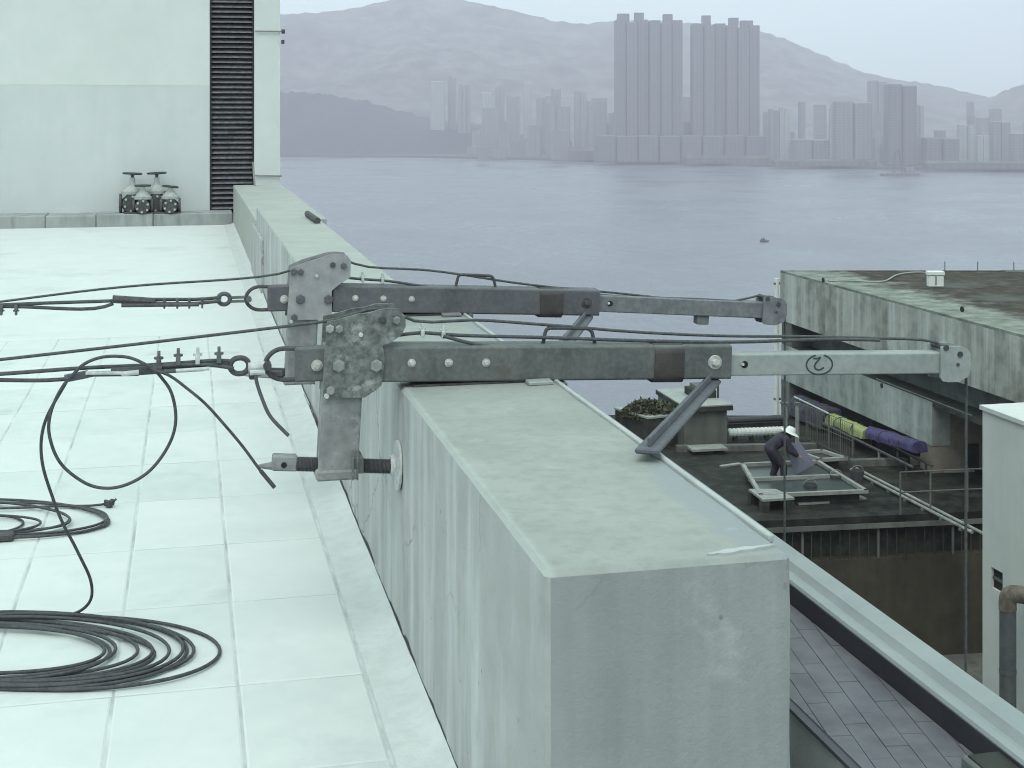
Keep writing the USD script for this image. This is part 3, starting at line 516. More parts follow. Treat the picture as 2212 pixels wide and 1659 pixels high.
for a in range(-10, 12):
    for b in range(-8, 14):
        st = .163 * ((a * 7) % 3) / 3
        p0 = o + tx * (a * .0515) + tdir * (b * .163 + st)
        q = [p0 + tx * .0009 + tdir * .0009, p0 + tx * .0506 + tdir * .0009, p0 + tx * .0506 + tdir * .1621, p0 + tx * .0009 + tdir * .1621]
        pg = Polygon([(x[0], x[1]) for x in q]).intersection(strip)
        if pg.is_empty or pg.area < 2e-4 or pg.geom_type != 'Polygon': continue
        obj('tile', prism(pg, LZ - .006, LZ + rnd.uniform(-.0004, .0004)), M['tile'][rnd.randrange(3)], led)
obj('ledge_paving', bx(1.3165, 1.568, 4.404, 6.45, LZ - .006, LZ), M['tile'][1], led)
fl = onZ(2159, 1638, LZ + .05)
t = thing('drain_box', 'small square framed box with a dark glass lid on the shade-black riser strip', 'box', loc=(fl[0], fl[1], LZ))
obj('body', cbx(-.055, .045, -.05, .05, 0, .04, .004), M['galv'], t)
obj('lid', cbx(-.045, .035, -.04, .04, .0402, .044, .001), M['darkwall'], t)

# our building below, the lower roofs
obj('building_face', bx(1.10, 1.688, -2, 20.9, -60, -1.2), M['conc_dark'], label='grey outside wall of the near building below the coping', cat='wall')
ZT, ZL = -7.3, -10.5
A, B = onZ(1671, 1124, ZT), onZ(2125, 1104, ZT); e = (B - A) / np.linalg.norm(B - A)
A2, B2 = A - e * 10, B + e * 4
nrm = np.array([-e[1], e[0], 0])
annex = thing('annex_building', 'dark flat terrace building below with a slatted strip and brown wall under its near edge', 'building')
farL, farR = onW(1100, 244, 41.2), onW(1700, 244, 40.9)
deck_poly = [A2[:2], B2[:2], (24, 33.5), (17.9, 33.5), (17.9, farR[1]), farL[:2]]
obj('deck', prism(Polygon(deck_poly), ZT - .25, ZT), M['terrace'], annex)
def strip_box(p, q, inset, th, z0, z1):
    """upright slab between p and q, its front set back by inset, of thickness th"""
    n0 = nrm * inset; n1 = nrm * (inset + th)
    return prism(Polygon([(p + n0)[:2], (q + n0)[:2], (q + n1)[:2], (p + n1)[:2]]), z0, z1)
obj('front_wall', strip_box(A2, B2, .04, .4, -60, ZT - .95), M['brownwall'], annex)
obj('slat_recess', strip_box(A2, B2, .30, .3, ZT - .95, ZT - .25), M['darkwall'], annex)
obj('edge_beam', strip_box(A2, B2, -.03, .10, ZT - .27, ZT - .16), M['conc_dark'], annex)
L = np.linalg.norm(B2 - A2)
for k in range(int(L / .22)):
    p = A2 + e * (.1 + .22 * k); big = k % 8 == 0
    w = .05 if big else .022
    obj('post' if big else 'slat', strip_box(p, p + e * w, .05, w, ZT - .95, ZT - .27), M['conc_dark' if big else 'brownwall'], annex)
pl = onZ(1777, 1168, ZT - .75)
obj('bracket_shelf', strip_box(pl, pl + e * .85, -.35, .4, ZT - .90, ZT - .84), M['conc_lite'], annex)
q = onZ(1978, 1187, ZT - .9)
obj('wall_lamp', [strip_box(q, q + e * .22, -.12, .14, ZT - 1.30, ZT - 1.05), strip_box(q + e * .2, q + e * .62, -.10, .06, ZT - 1.08, ZT - 1.02)], M['conc_lite'], annex)
obj('lower_roof', bx(1.69, 30, 6, 31.5, ZL - .4, ZL), M['conc_dark'], kind='structure')
g = onZ(2090, 1425, ZL)
obj('lower_roof_kerb', bx(5, 11, g[1], g[1] + .25, ZL, ZL + .18), M['terrace'], label='low dark kerb at the foot of the brown wall on the lower roof', cat='kerb')

def upright(p, q, th, z0, z1):
    p, q = np.asarray(p, float)[:2], np.asarray(q, float)[:2]; d = (q - p) / np.linalg.norm(q - p); n = np.array([-d[1], d[0]]) * th
    return prism(Polygon([p, q, q + n, p + n]), z0, z1)
# kerbs on the terrace
a, b = onZ(1463, 977, ZT), onZ(1765, 972, ZT)
obj('terrace_kerb', [upright(a, b, .25, ZT, ZT + .12), upright(a + (0, .02, 0), b + (0, .02, 0), .20, ZT + .12, ZT + .15)], M['conc_dark'], label='low concrete kerb across the back of the terrace, in front of the white ribbed duct', cat='kerb')
a, b = onZ(1840, 1009, ZT), onZ(2150, 999, ZT)
obj('terrace_kerb', [upright(a, b, .25, ZT, ZT + .12), upright(a + (0, .02, 0), b + (0, .02, 0), .20, ZT + .12, ZT + .16)], M['conc_dark'], label='low concrete kerb in front of the purple and lime tarpaulins', cat='kerb')
t = thing('step_slab', 'thin pale slab lying on the terrace against the back kerb', 'slab')
a, b = onZ(1496, 985, ZT), onZ(1572, 981, ZT)
obj('slab', upright(a, b, .5, ZT + .1, ZT + .16), M['frame'], t); obj('foot', upright(a + (.1, .1, 0), b + (-.1, .1, 0), .3, ZT, ZT + .1), M['darkwall'], t)
# conduits along the terrace
for (p, q, lb) in (((1838, 1014), (2100, 1150), 'long pale conduit running along the terrace towards the near railing'), ((1850, 1012), (2125, 1153), 'thin conduit on the terrace just right of the long pale one')):
    P0, P1 = onZ(*p, ZT + .07), onZ(*q, ZT + .07)
    t = thing('conduit', lb, 'pipe')
    obj('pipe', cyl(P0, P1, .035, 8), M['frame'], t)
    for k in range(7):
        m = P0 + (P1 - P0) * (k + .5) / 7; obj('saddle', bx(m[0] - .07, m[0] + .07, m[1] - .04, m[1] + .04, ZT, ZT + .05), M['conc_dark'], t)
# near-edge guard rail on the right
t = thing('guard_rail', 'thin metal guard rail at the right end of the terrace edge', 'railing')
rp = [onZ(1945, 1112, ZT), onZ(2010, 1109, ZT), onZ(2090, 1105, ZT), onZ(2150, 1102, ZT)]
for p in rp: obj('post', cyl(p, p + (0, 0, .95), .022, 6), M['conc_dark'], t)
for h in (.5, .95): obj('rail', cyl(rp[0] + (0, 0, h), rp[-1] + (0, 0, h), .016, 6), M['conc_dark'], t)

# rooflight frames on the terrace
def frame_thing(name, label, pts, z, bar=.09, mid=0):
    """open frame of bars round the given plan corners on low legs, dark glass below"""
    t = thing(name, label, 'skylight'); n = len(pts)
    for k in range(n):
        p, q = pts[k], pts[(k + 1) % n]
        obj('bar', upright(p, q, bar, z - .05, z + .03), M['frame'], t)
    for k in range(mid):
        f = (k + 1) / (mid + 1); p = pts[0] + (pts[3] - pts[0]) * f; q = pts[1] + (pts[2] - pts[1]) * f
        obj('bar', upright(p, q, bar, z - .06, z + .02), M['frame'], t)
    inset = Polygon([p[:2] for p in pts]).buffer(-.1)
    obj('pane', prism(inset, z - .09, z - .065), M['glass'], t)
    obj('upstand', prism(inset.buffer(-.05), ZT, z - .09), M['darkwall'], t)
zf = ZT + .28
frame_thing('skylight', 'large rooflight frame of pale bars with the stooping person at its left', [onZ(1640, 1071, zf), onZ(1876, 1061, zf), onZ(1768, 995, zf), onZ(1600, 1002, zf)], zf, mid=1)
frame_thing('skylight', 'small rooflight frame behind the large one, near the back kerb', [onZ(1772, 994, zf), onZ(1832, 990, zf), onZ(1776, 972, zf), onZ(1722, 976, zf)], zf)
t = thing('board', 'pale grey board raised on blocks on the terrace, left of the large rooflight', 'board')
zp = ZT + .30; bp = [onZ(1617, 1056, zp), onZ(1648, 1079, zp), onZ(1716, 1075, zp), onZ(1676, 1056, zp)]
obj('top', prism(Polygon([p[:2] for p in bp]), zp - .05, zp), M['frame'], t)
for p in (bp[1] * .9 + bp[3] * .1, bp[2] * .88 + bp[0] * .12, bp[0] * .9 + bp[2] * .1): obj('block', bx(p[0] - .09, p[0] + .09, p[1] - .09, p[1] + .09, ZT, zp - .05), M['darkwall'], t)

t = thing('wire_fence', 'low wire fence of thin posts running along the terrace beside the rack', 'fence')
fp = [onZ(1742, 958, ZT), onZ(1790, 980, ZT), onZ(1842, 1004, ZT)]
for p in fp + [(fp[0] + fp[1]) / 2, (fp[1] + fp[2]) / 2]: obj('post', cyl(p, p + (0, 0, 1.05), .020, 6), M['conc_dark'], t)
for h in (.15, .6, 1.03): obj('wire', cyl(fp[0] + (0, 0, h), fp[2] + (0, 0, h), .009, 5), M['conc_dark'], t)
for q in range(26):
    p = fp[0] + (fp[2] - fp[0]) * (q + .5) / 26; obj('picket', cyl(p + (0, 0, .1), p + (0, 0, 1.0), .007, 4), M['conc_dark'], t)
for (a, b, w, lb) in (((2040, 1021), (2106, 1019), .10, 'pale plank lying on the dark terrace near the front kerb'), ((1726, 1091), (1792, 1087), .14, 'pale plank lying in front of the large rooflight frame'), ((1838, 1083), (1872, 1079), .35, 'small pale sheet scrap lying right of the large rooflight frame'), ((1560, 1010), (1602, 1004), .12, 'short plank lying on the terrace left of the stooping person')):
    obj('plank', upright(onZ(*a, ZT + .01), onZ(*b, ZT + .01), w, ZT + .004, ZT + .045), M['frame'], label=lb, cat='plank')
for (px, py, lb) in ((1750, 1073, 'small dark bucket in front of the rooflight frame, right of the board'), (1806, 1052, 'small dark bucket inside the right half of the rooflight frame'), (1852, 1042, 'small dark bucket just right of the rooflight frame')):
    p = onZ(px, py, ZT); t = thing('bucket', lb, 'bucket', loc=p)
    obj('pail', lathe([(0, 0), (.13, 0), (.165, .30), (.15, .30), (.12, .03), (0, .03)], (0, 0, 0), n=14), M['darksteel'], t, smooth=40); obj('handle', tube([(.16 * math.cos(a), 0, .29 + .12 * math.sin(a)) for a in np.linspace(0, math.pi, 12)], .008, 5), M['frame'], t)
# back of the terrace: planter, plant room, ducts
t = thing('planter', 'square concrete planter box of dry shrubs at the far left of the terrace', 'planter')
zq = ZT + .75; pp = [onZ(1400, 905, zq), onZ(1484, 896, zq), onZ(1420, 879, zq), onZ(1329, 884, zq)]
po = Polygon([p[:2] for p in pp]); pi = po.buffer(-.28)
obj('box', prism(po.difference(pi), ZT, zq), M['darkwall'], t); obj('rim', prism(po.buffer(.03).difference(pi), zq, zq + .05), M['conc_lite'], t)
obj('soil', prism(pi, zq - .2, zq - .1), M['brownwall'], t)
def shrub(name, label, c, rad, h, n, parent='/World', cat='shrub', stuff=None):
    """many leaf-sized faces through a mound, on a few stems"""
    t = thing(name, label, cat)
    d = nrg.normal(size=(n, 3)); d /= np.linalg.norm(d, axis=1, keepdims=True); d[:, 2] = abs(d[:, 2])
    r = nrg.uniform(.35, 1, n) ** .6 * (0.72 + .5 * meshkit.noise(d * 2.3 + 9, 3))
    p = c + d * r[:, None] * np.array([rad[0], rad[1], h])
    u = nrg.normal(size=(n, 3)); u /= np.linalg.norm(u, axis=1, keepdims=True); v = np.cross(u, nrg.normal(size=(n, 3))); v /= np.linalg.norm(v, axis=1, keepdims=True)
    s = nrg.uniform(.03, .07, n)[:, None]
    V = np.stack([p - u * s * 1.3, p - v * s * .6, p + u * s * 1.3, p + v * s * .6], 1).reshape(-1, 3); k = np.arange(n) * 4
    obj('leaves', trimesh.Trimesh(V, np.vstack([np.stack([k, k + 1, k + 2], 1), np.stack([k, k + 2, k + 3], 1)]), process=False), M['foliage'], t, kind='stuff')
    obj('stem', [tube([c - (0, 0, .1), c + np.array([rad[0] * x, rad[1] * y, h * .8])], .015, 4) for x, y in ((.4, .2), (-.4, .1), (.05, -.4))], M['elbow'], t)
cc = np.mean(pp, axis=0)
shrub('shrub', 'dry brownish shrub mound growing in the square planter', cc + (0, 0, -.1), (.85, .75), .48, 2600)
c2 = onZ(1481, 890, ZT + .5)
shrub('shrub', 'small dark round bush between the planter and the plant room', c2, (.28, .28), .55, 700)
t = thing('plant_room', 'squat concrete plant room with an overhanging slab roof at the back of the terrace', 'building')
f0, f1 = onZ(1478, 968, ZT), onZ(1570, 963, ZT); dpt = 2.2
obj('wall', upright(f0, f1, dpt, ZT, ZT + .98), M['conc_dark'], t)
g0, g1 = f0 + (f0 - f1) * .02, f1 + (f1 - f0) * .10
obj('roof_slab', upright(g0 - (0, .15, 0), g1 - (0, .15, 0), dpt + .3, ZT + .98, ZT + 1.10), M['darkwall'], t)
obj('roof_edge', upright(g0 - (0, .10, 0), g1 - (0, .10, 0), dpt + .2, ZT + 1.10, ZT + 1.13), M['conc_lite'], t)
h0 = f0 + (f1 - f0) * .40 + np.array([.1, .8, 0]); h1 = f0 + (f1 - f0) * .93 + np.array([.1, .8, 0])
obj('roof_hatch', upright(h0, h1, .8, ZT + 1.13, ZT + 1.33), M['darkwall'], t)
obj('hatch_lid', upright(h0 + (.1, .05, 0), h0 + (h1 - h0) * .7 + (0, .05, 0), .6, ZT + 1.33, ZT + 1.45), M['conc_dark'], t)
obj('post', cyl(h1 + (.05, 0, ZT * 0 + 1.13), h1 + (.05, 0, 1.72), .03, 6), M['darksteel'], t)
P0, P1 = onZ(1572, 943, ZT + .12), onZ(1700, 938, ZT + .12)
t = thing('ribbed_duct', 'white ribbed duct lying along the back of the terrace', 'duct')
obj('core', cyl(P0 + (0, 0, .1), P1 + (0, 0, .1), .105, 14), M['pipe_white'], t)
for k in range(15):
    m = P0 + (P1 - P0) * (k + .5) / 15 + (0, 0, .1); d = (P1 - P0) / np.linalg.norm(P1 - P0)
    obj('rib', cyl(m - d * .03, m + d * .03, .125, 14), M['pipe_white'], t)
for k in (.12, .4, .65, .9):
    m = P0 + (P1 - P0) * k; obj('cradle', bx(m[0] - .05, m[0] + .05, m[1] - .06, m[1] + .06, ZT, ZT + .14), M['darkwall'], t)
t = thing('back_rail', 'black pipe rail at the far edge of the terrace above the white duct', 'pipe')
P0, P1 = onZ(1572, 917, ZT + .10), onZ(1702, 911, ZT + .10)
obj('pipe', cyl(P0 + (0, 0, .12), P1 + (0, 0, .12), .09, 10), M['darksteel'], t)
obj('upstand', upright(P0, P1, .2, ZT, ZT + .1), M['darkwall'], t)

# ------------------------------------------------------------------ streaked concrete block on the right
FX, ZR = 17.97, EYE - 4.92
blk = thing('concrete_block', 'large rain-streaked concrete building with a dirty brown flat roof beyond the beams', 'building')
c0 = np.array([FX, 40.27]); c1 = c0 + RIGHT[:2] * 30
body = Polygon([c0, c1, (c1[0], 20), (FX, 20)])
obj('roof', prism(body.buffer(-.22), ZR - .05, ZR + .004), M['mossroof'], blk)
ZB1, ZB2, ZB3 = EYE - 6.45, EYE - 7.18, EYE - 8.27
obj('facade', prism(body, ZB1, ZR - .05), M['facade'], blk)
rim = body.difference(body.buffer(-.22)); 
obj('roof_rim', prism(rim, ZR - .05, ZR + .012), M['mossroof'], blk)
far_k = Polygon([c0 + RIGHT[:2] * 6.9, c0 + RIGHT[:2] * 30, c0 + RIGHT[:2] * 30 - FWD[:2] * .5, c0 + RIGHT[:2] * 6.9 - FWD[:2] * .5])
obj('roof_kerb', prism(far_k, ZR + .004, ZR + .03), M['conc_dark'], blk)
inner = Polygon([(FX + .7, 40.2), (40, 33), (40, 20), (FX + .7, 20)])
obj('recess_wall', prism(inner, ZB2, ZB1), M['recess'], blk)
obj('lower_panel', prism(Polygon([(FX, 31.2), (FX, 40.2), (FX + .5, 40.2), (FX + .5, 31.2)]), ZB3, ZB2), M['facade_low'], blk)
obj('ledge_top', bx(FX + .01, FX + .69, 31.21, 40.19, ZB2, ZB2 + .004), M['darkwall'], blk)
obj('corner_pier', bx(FX + .03, FX + .699, 39.5, 40.22, ZB2 + .004, ZB1 - .002), M['conc_dark'], blk)
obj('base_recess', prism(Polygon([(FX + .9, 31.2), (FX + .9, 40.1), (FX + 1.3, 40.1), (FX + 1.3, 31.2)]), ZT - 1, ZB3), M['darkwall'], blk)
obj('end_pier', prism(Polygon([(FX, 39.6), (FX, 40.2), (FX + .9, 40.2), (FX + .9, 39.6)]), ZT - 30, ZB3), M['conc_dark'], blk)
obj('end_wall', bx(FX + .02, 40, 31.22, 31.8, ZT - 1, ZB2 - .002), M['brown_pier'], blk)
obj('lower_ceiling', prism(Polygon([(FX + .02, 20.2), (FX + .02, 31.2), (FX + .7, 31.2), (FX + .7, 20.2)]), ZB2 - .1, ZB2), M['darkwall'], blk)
P0, P1 = onX(2060, 800, FX - .05), onX(1870, 737, FX - .05)
pa, pb = onX(1885, 812, FX + .3), onX(2130, 905, FX + .3)
obj('facade_rod', cyl(onX(1893, 818, FX - .04), onX(2100, 898, FX - .04), .014, 6), M['conc_dark'], blk)
for px, py in ((1905, 833), (2078, 668), (1778, 605)):
    p = onX(px, py, FX); obj('weep_hole', cyl(p + (.02, 0, 0), p + (-.012, 0, 0), .07, 10), M['black'], blk)
# downpipe at the corner
t = thing('downpipe', 'white downpipe on the far corner of the streaked concrete building', 'pipe')
dp = np.array([FX - .09, 40.33])
obj('pipe', cyl((*dp, ZT - 20), (*dp, ZR - .25), .075, 10), M['white'], t)
for z in np.arange(ZT, ZR, .9): obj('bracket', bx(dp[0] - .09, dp[0] + .12, dp[1] - .05, dp[1] + .05, z, z + .06), M['conc_dark'], t)
# white box and cable on its roof
p = onZ(2020, 619, ZR)
w = np.linalg.norm(p[:2]); sc = 1 / FOC * (p @ FWD)
t = thing('meter_box', 'white box standing on the roof edge of the streaked concrete building', 'box', loc=(p[0], p[1], ZR + .006))
hh = 33 * sc
obj('case', rotz(cbx(-.21, .21, -.12, .12, 0, hh * .72, .015), -YAW), M['white'], t)
obj('lid', rotz(cbx(-.235, .235, -.14, .14, hh * .74, hh, .015), -YAW), M['white'], t)
obj('seam', rotz(bx(-.03, .005, -.127, -.119, .05, hh * .68), -YAW), M['conc_dark'], t)
pts = [onZ(x, y, ZR + .04) for x, y in ((1790, 607), (1840, 606), (1890, 609), (1925, 600), (1955, 590), (1990, 588), (2006, 590))]
obj('pale_cable', tube(smoothpath(pts, 6), .025, 5), M['conc_lite'], label='pale cable snaking over the dirty roof to the white box', cat='cable')
for px, lb in ((2041, 'thin rod standing beside the white box on the roof edge'), (2112, 'thin rod in the middle of the distant roof edge'), (2190, 'thin rod near the right end of the roof edge')):
    b = onZ(px, 586, ZR); obj('roof_rod', cyl(b, b + (0, 0, .30), .016, 6), M['conc_dark'], label=lb, cat='rod')
# tarpaulin rolls on racks below
def bundle(name, label, px0, px1, py0, py1, X, r, mat, seed, squash=.8):
    a, b = onX(px0, py0, X), onX(px1, py1, X); L = np.linalg.norm(b - a); d = (b - a) / L
    up = np.array([0, 0, 1.0]); sd = np.cross(d, up)
    # folded sheet: a slumped box-like section with creases
    sec = np.array([(-1, -.75), (-1.02, .15), (-.86, .72), (-.35, .92), (.3, .86), (.8, .62), (1.0, .1), (1.0, -.75), (.3, -.86), (-.4, -.84)])
    m = len(sec); n = 30; rg = np.random.default_rng(seed); V = []
    jit = rg.normal(size=(n, m, 2)) * .05
    for i in range(n):
        f = i / (n - 1); c = a + d * L * f
        low = meshkit.fbm(np.c_[np.full(m, f * L * 1.1), np.arange(m) * .9, np.full(m, seed * 5.)], 4, seed) - .5
        q = sec * (1 + .55 * low[:, None]) + jit[i] * (.6 if i % 3 else 1.6)
        V.append(c + sd[None] * q[:, :1] * r + up[None] * q[:, 1:] * r * squash)
    V = np.vstack(V + [a[None], b[None]]); F = []
    for i in range(n - 1):
        for j in range(m): k = (j + 1) % m; F += [(i * m + j, i * m + k, (i + 1) * m + k), (i * m + j, (i + 1) * m + k, (i + 1) * m + j)]
    for j in range(m): k = (j + 1) % m; F += [(n * m, k, j), (n * m + 1, (n - 1) * m + j, (n - 1) * m + k)]
    mm = trimesh.Trimesh(V, F, process=False); trimesh.repair.fix_normals(mm)
    t = thing(name, label, 'tarpaulin'); sh = obj('sheet', mm, mat, t, smooth=38)
    for k in (.3, .72):
        c = a + d * L * k; obj('tie', tube([c + sd * x * r * 1.08 + up * z * r * squash * 1.08 for x, z in list(sec) + [sec[0]]], .012, 4), M['darksteel'], sh)
bundle('tarpaulin', 'dark purple tarpaulin bundle at the left end of the rack under the concrete panel', 1722, 1796, 876, 906, 17.5, .30, M['tarp_dark'], 1, 1.0)
bundle('tarpaulin', 'lime green rolled tarpaulin in the middle of the rack', 1792, 1876, 903, 938, 17.5, .19, M['tarp_green'], 2)
bundle('tarpaulin', 'purple rolled tarpaulin at the right end of the rack', 1882, 1986, 935, 966, 17.5, .20, M['tarp_purple'], 3)
t = thing('rack', 'dark steel rack carrying the three rolled tarpaulins', 'rack')
ya, yb = onX(1704, 880, 17.5)[1], onX(1992, 975, 17.5)[1]
for X in (17.25, 17.78):
    obj('rail', cyl((X, ya, EYE - 8.66), (X, yb, EYE - 8.66), .035, 6), M['darksteel'], t)
    for k in range(6):
        y = yb + (ya - yb) * (.04 + k * .18); obj('leg', cyl((X, y, ZT - .02), (X, y, EYE - 8.66), .035, 6), M['frame' if k == 1 else 'darksteel'], t)
obj('side_sheet', bx(17.80, 17.84, yb + 1.2, ya, ZT, EYE - 8.70), M['darkwall'], t)
t = thing('pole_stack', 'thin pale metal poles lying on the dark purple bundle', 'poles')
for k in range(5):
    a = onX(1716 + 2 * k, 857 + 3 * k, 17.3 + .08 * k); b = onX(1790 + 4 * k, 893 + 3 * k, 17.3 + .08 * k)
    obj('pole', cyl(a, b, .022, 6), M['bright'], t)
# upright pipes standing at the corner of the terrace
for k, (px, lb) in enumerate(((1697, 'pale vertical pipe standing at the terrace corner, just right of the white downpipe'), (1722, 'grey vertical pipe at the terrace corner in front of the dark purple bundle'))):
    b = onZ(px, 968, ZT); t = thing('standpipe', lb, 'pipe', loc=b)
    obj('pipe', cyl((0, 0, 0), (0, 0, 1.15), .06, 8), M['frame'], t); obj('cap', cyl((0, 0, 1.15), (0, 0, 1.22), .08, 8), M['conc_dark'], t)

# pale block at the right edge with pipe
wb = thing('white_block', 'pale rendered building corner with a small dark opening at the right edge', 'building')
WX, WY, WZ = 10.43, 16.8, EYE - 4.0
o0, o1 = onX(2141.5, 1221, WX), onX(2166, 1283, WX); o2 = onX(2166, 1245, WX)
yN, yF = o1[1], o0[1]; zh, zl = o0[2] - .02, o1[2]
obj('wall', [bx(WX, 24, yF, WY, -60, WZ), bx(WX, 24, 6, yN, -60, WZ), bx(WX, 24, yN, yF, zh, WZ), bx(WX, 24, yN, yF, -60, zl)], M['whiteblock'], wb)
obj('opening', bx(WX + .04, WX + .08, yN - .02, yF + .02, zl - .02, zh + .02), M['black'], wb)
obj('opening_bar', bx(WX + .02, WX + .039, yN, yF, (zl + zh) / 2 - .02, (zl + zh) / 2 + .02), M['conc_dark'], wb)
obj('roof_edge', bx(WX - .03, 24, 6, WY + .03, WZ + .001, WZ + .06), M['whiteblock'], wb)
t = thing('vent_pipe', 'thick lagged pipe with a rusty elbow rising beside the pale building corner', 'pipe')
pt = onX(2177, 1300, WX - .35); r = 17.5 / FOC * (pt @ FWD)
obj('pipe', cyl((pt[0], pt[1], -30), (pt[0], pt[1], pt[2] - .05), r, 20), M['pipe_dark'], t)
for z in (-.9, -1.9, -2.9): obj('band', cyl((pt[0], pt[1], pt[2] + z), (pt[0], pt[1], pt[2] + z + .05), r * 1.04, 20), M['conc_dark'], t)
el = [pt + np.array([0, 0, -.10]), pt + np.array([0, 0, .02]), pt + np.array([.02, -.02, .09]), pt + np.array([.09, -.08, .115]), pt + np.array([.24, -.20, .115])]
obj('elbow', tube(smoothpath(el, 5), r * 1.08, 16), M['elbow'], t, smooth=40)

# ------------------------------------------------------------------ louvred tower behind the roof
tw = thing('tower_building', 'tall pale rendered tower with a dark louvre strip rising behind the roof', 'building')
TY = 21.5
zb = lambda py, Y=TY, px=300: onY(px, py, Y)[2]
xl, xr, xe = onY(455, 200, TY)[0], onY(547, 200, TY)[0], onY(605, 200, TY)[0]
z1, z2, z3 = zb(184), zb(97), zb(53)
lev = [(-.2, z1, 'tower2'), (z1, z3, 'tower'), (z3, z3 + .93, 'tower'), (z3 + .93, z3 + 1.86, 'tower2'), (z3 + 1.86, 12, 'tower')]
for k, (a, b, mt) in enumerate(lev):
    pr = (0, .002, .0, .002, .0)[k]
    obj('wall_panel', bx(-11, xl - .012, TY - pr, TY + 8, a, b), M[mt], tw)
obj('wall_core', bx(-11.02, xl - .016, TY + .05, TY + 8, -60, 12), M['tower2'], tw)
obj('corner_wall', bx(xr + .012, xe, TY, TY + 8, -60, 12), M['tower'], tw)
obj('louvre_void', bx(xl - .012, xr + .012, TY + .16, TY + 8, -60, 12), M['louvre_back'], tw)
for x in (xl, xr): obj('louvre_jamb', bx(x - .011, x + .011, TY - .006, TY + .16, .17, 12), M['louvre_back'], tw)
pitch = .0765; z = .19; k = 0
while z < 3.6:
    j = rnd.uniform(-.004, .004)
    v = [(xl + .012, TY + .02 + j, z), (xr - .012, TY + .02 + j, z), (xr - .012, TY + .13, z + .062), (xl + .012, TY + .13, z + .062)]
    v += [(a, b, c + .010) for a, b, c in v]
    obj('louvre_blade', quads(v, [(0, 3, 2, 1), (4, 5, 6, 7), (0, 1, 5, 4), (2, 3, 7, 6), (1, 2, 6, 5), (0, 4, 7, 3)]), M['louvre'], tw); z += pitch
for py in (67, 379):
    a = onY(551, py, TY - .03); b = onY(609, py + 1, TY - .03); b2 = b.copy()
    obj('bracket_arm', cyl(a, b2, .011, 6), M['frame'], tw)
b = onY(611, 68, TY - .03); obj('bracket_knob', [cyl(b - (.02, 0, 0), b + (.03, 0, 0), .035, 8), cyl(b - (0, 0, .19), b - (0, 0, .13), .025, 8)], M['darksteel'], tw)
t = thing('stay_post', 'thin grey stay post at the foot of the tower corner on the far parapet', 'post')
a = onY(551, 412, 20.6); obj('post', cyl(a, a + (-.03, 0, .42), .014, 6), M['frame'], t); obj('foot', cbx(a[0] - .09, a[0] + .12, 20.5, 20.7, a[2] - .03, a[2], .005), M['conc_dark'], t)
# kerb
kb = thing('kerb_wall', 'stained low concrete kerb along the far end of the roof', 'kerb')
xsk = [-11, -8, -6.6, -5.6, -4.95, -4.25, -3.45, -2.7, -2.0, -1.3, -.5, .64]
for a, b in zip(xsk[:-1], xsk[1:]):
    obj('block', cbx(a + .003, b - .003, 20.9, 21.6, -.02, .175 + rnd.uniform(-.006, .006), .012), M['kerb'], kb)
obj('joint_fill', bx(-11, .64, 20.915, 21.55, -.02, .150), M['louvre_back'], kb)
# gate valves
def gate_valve(label, px, ytop, s, Y, wheel_tilt=0.0):
    b = onY(px, 458, Y); b[2] = .17
    H = (onY(px, ytop, Y)[2] - .17)
    t = thing('gate_valve', label, 'valve', 'gate valves standing on the far kerb', loc=b)
    r = .16 * s
    obj('body', lathe([(0, 0), (r * .55, 0), (r * .6, .03 * s), (r * .92, .09 * s), (r * .98, .14 * s), (r * .86, .20 * s), (r * .52, .25 * s), (r * .46, .30 * s), (0, .30 * s)], (0, 0, 0)), M['valve'], t, smooth=40)
    for q in (-1, 1): obj('flange', lathe([(0, 0), (r * .84, 0), (r * .84, .035), (0, .035)], (q * r * 1.0 - .017, 0, r * .90), (1, 0, 0), 20), M['valve'], t)
    fz = .30 * s
    fl = obj('flange', lathe([(0, 0), (r * .80, 0), (r * .80, .04), (0, .04)], (0, -r * .95, r * .9), (0, -1, 0), 20), M['valve'], t)
    for k in range(6):
        an = k * math.pi / 3 + .4; p = np.array([r * .62 * math.cos(an), -r * .95 - .04, r * .9 + r * .62 * math.sin(an)])
        obj('flange_bolt', cyl(p, p + (0, -.025, 0), .018, 6), M['bonnet'], fl)
    obj('bonnet', lathe([(0, fz - .03), (r * .98, fz - .03), (r * 1.0, fz + .012), (r * .80, fz + .02), (r * .66, fz + .05), (r * .40, fz + .085), (r * .26, fz + .12), (r * .22, fz + .20 * s), (0, fz + .20 * s)], (0, 0, 0)), M['bonnet'], t, smooth=40)
    obj('stem', cyl((0, 0, fz + .2 * s), (0, 0, H), .022, 8), M['wheel'], t)
    R = .105 * s + .02
    ring = [(R * math.cos(a), R * math.sin(a), H + R * wheel_tilt * math.cos(a)) for a in np.linspace(0, 2 * math.pi, 25)]
    hw = obj('handwheel', tube(ring, .015, 6, cap=False), M['wheel'], t)
    for a in (.3, 1.4, 2.5): obj('spoke', cyl((R * math.cos(a), R * math.sin(a), H + R * wheel_tilt * math.cos(a)), (-R * math.cos(a), -R * math.sin(a), H - R * wheel_tilt * math.cos(a)), .010, 5), M['wheel'], hw)
    obj('hub', cyl((0, 0, H - .03), (0, 0, H + .015), .03, 8), M['wheel'], hw)
gate_valve('leftmost gate valve on the kerb, tall, with a raised flat handwheel', 286, 375, 1.05, 21.25, -.05)
gate_valve('second gate valve from the left, short, low handwheel between the tall two', 308.5, 401, .82, 21.05)
gate_valve('third gate valve from the left, tall, with the right-hand high handwheel', 338.5, 374, 1.05, 21.25, .04)
gate_valve('rightmost gate valve on the kerb, short with a low tilted handwheel', 368, 403, .82, 21.05, -.12)
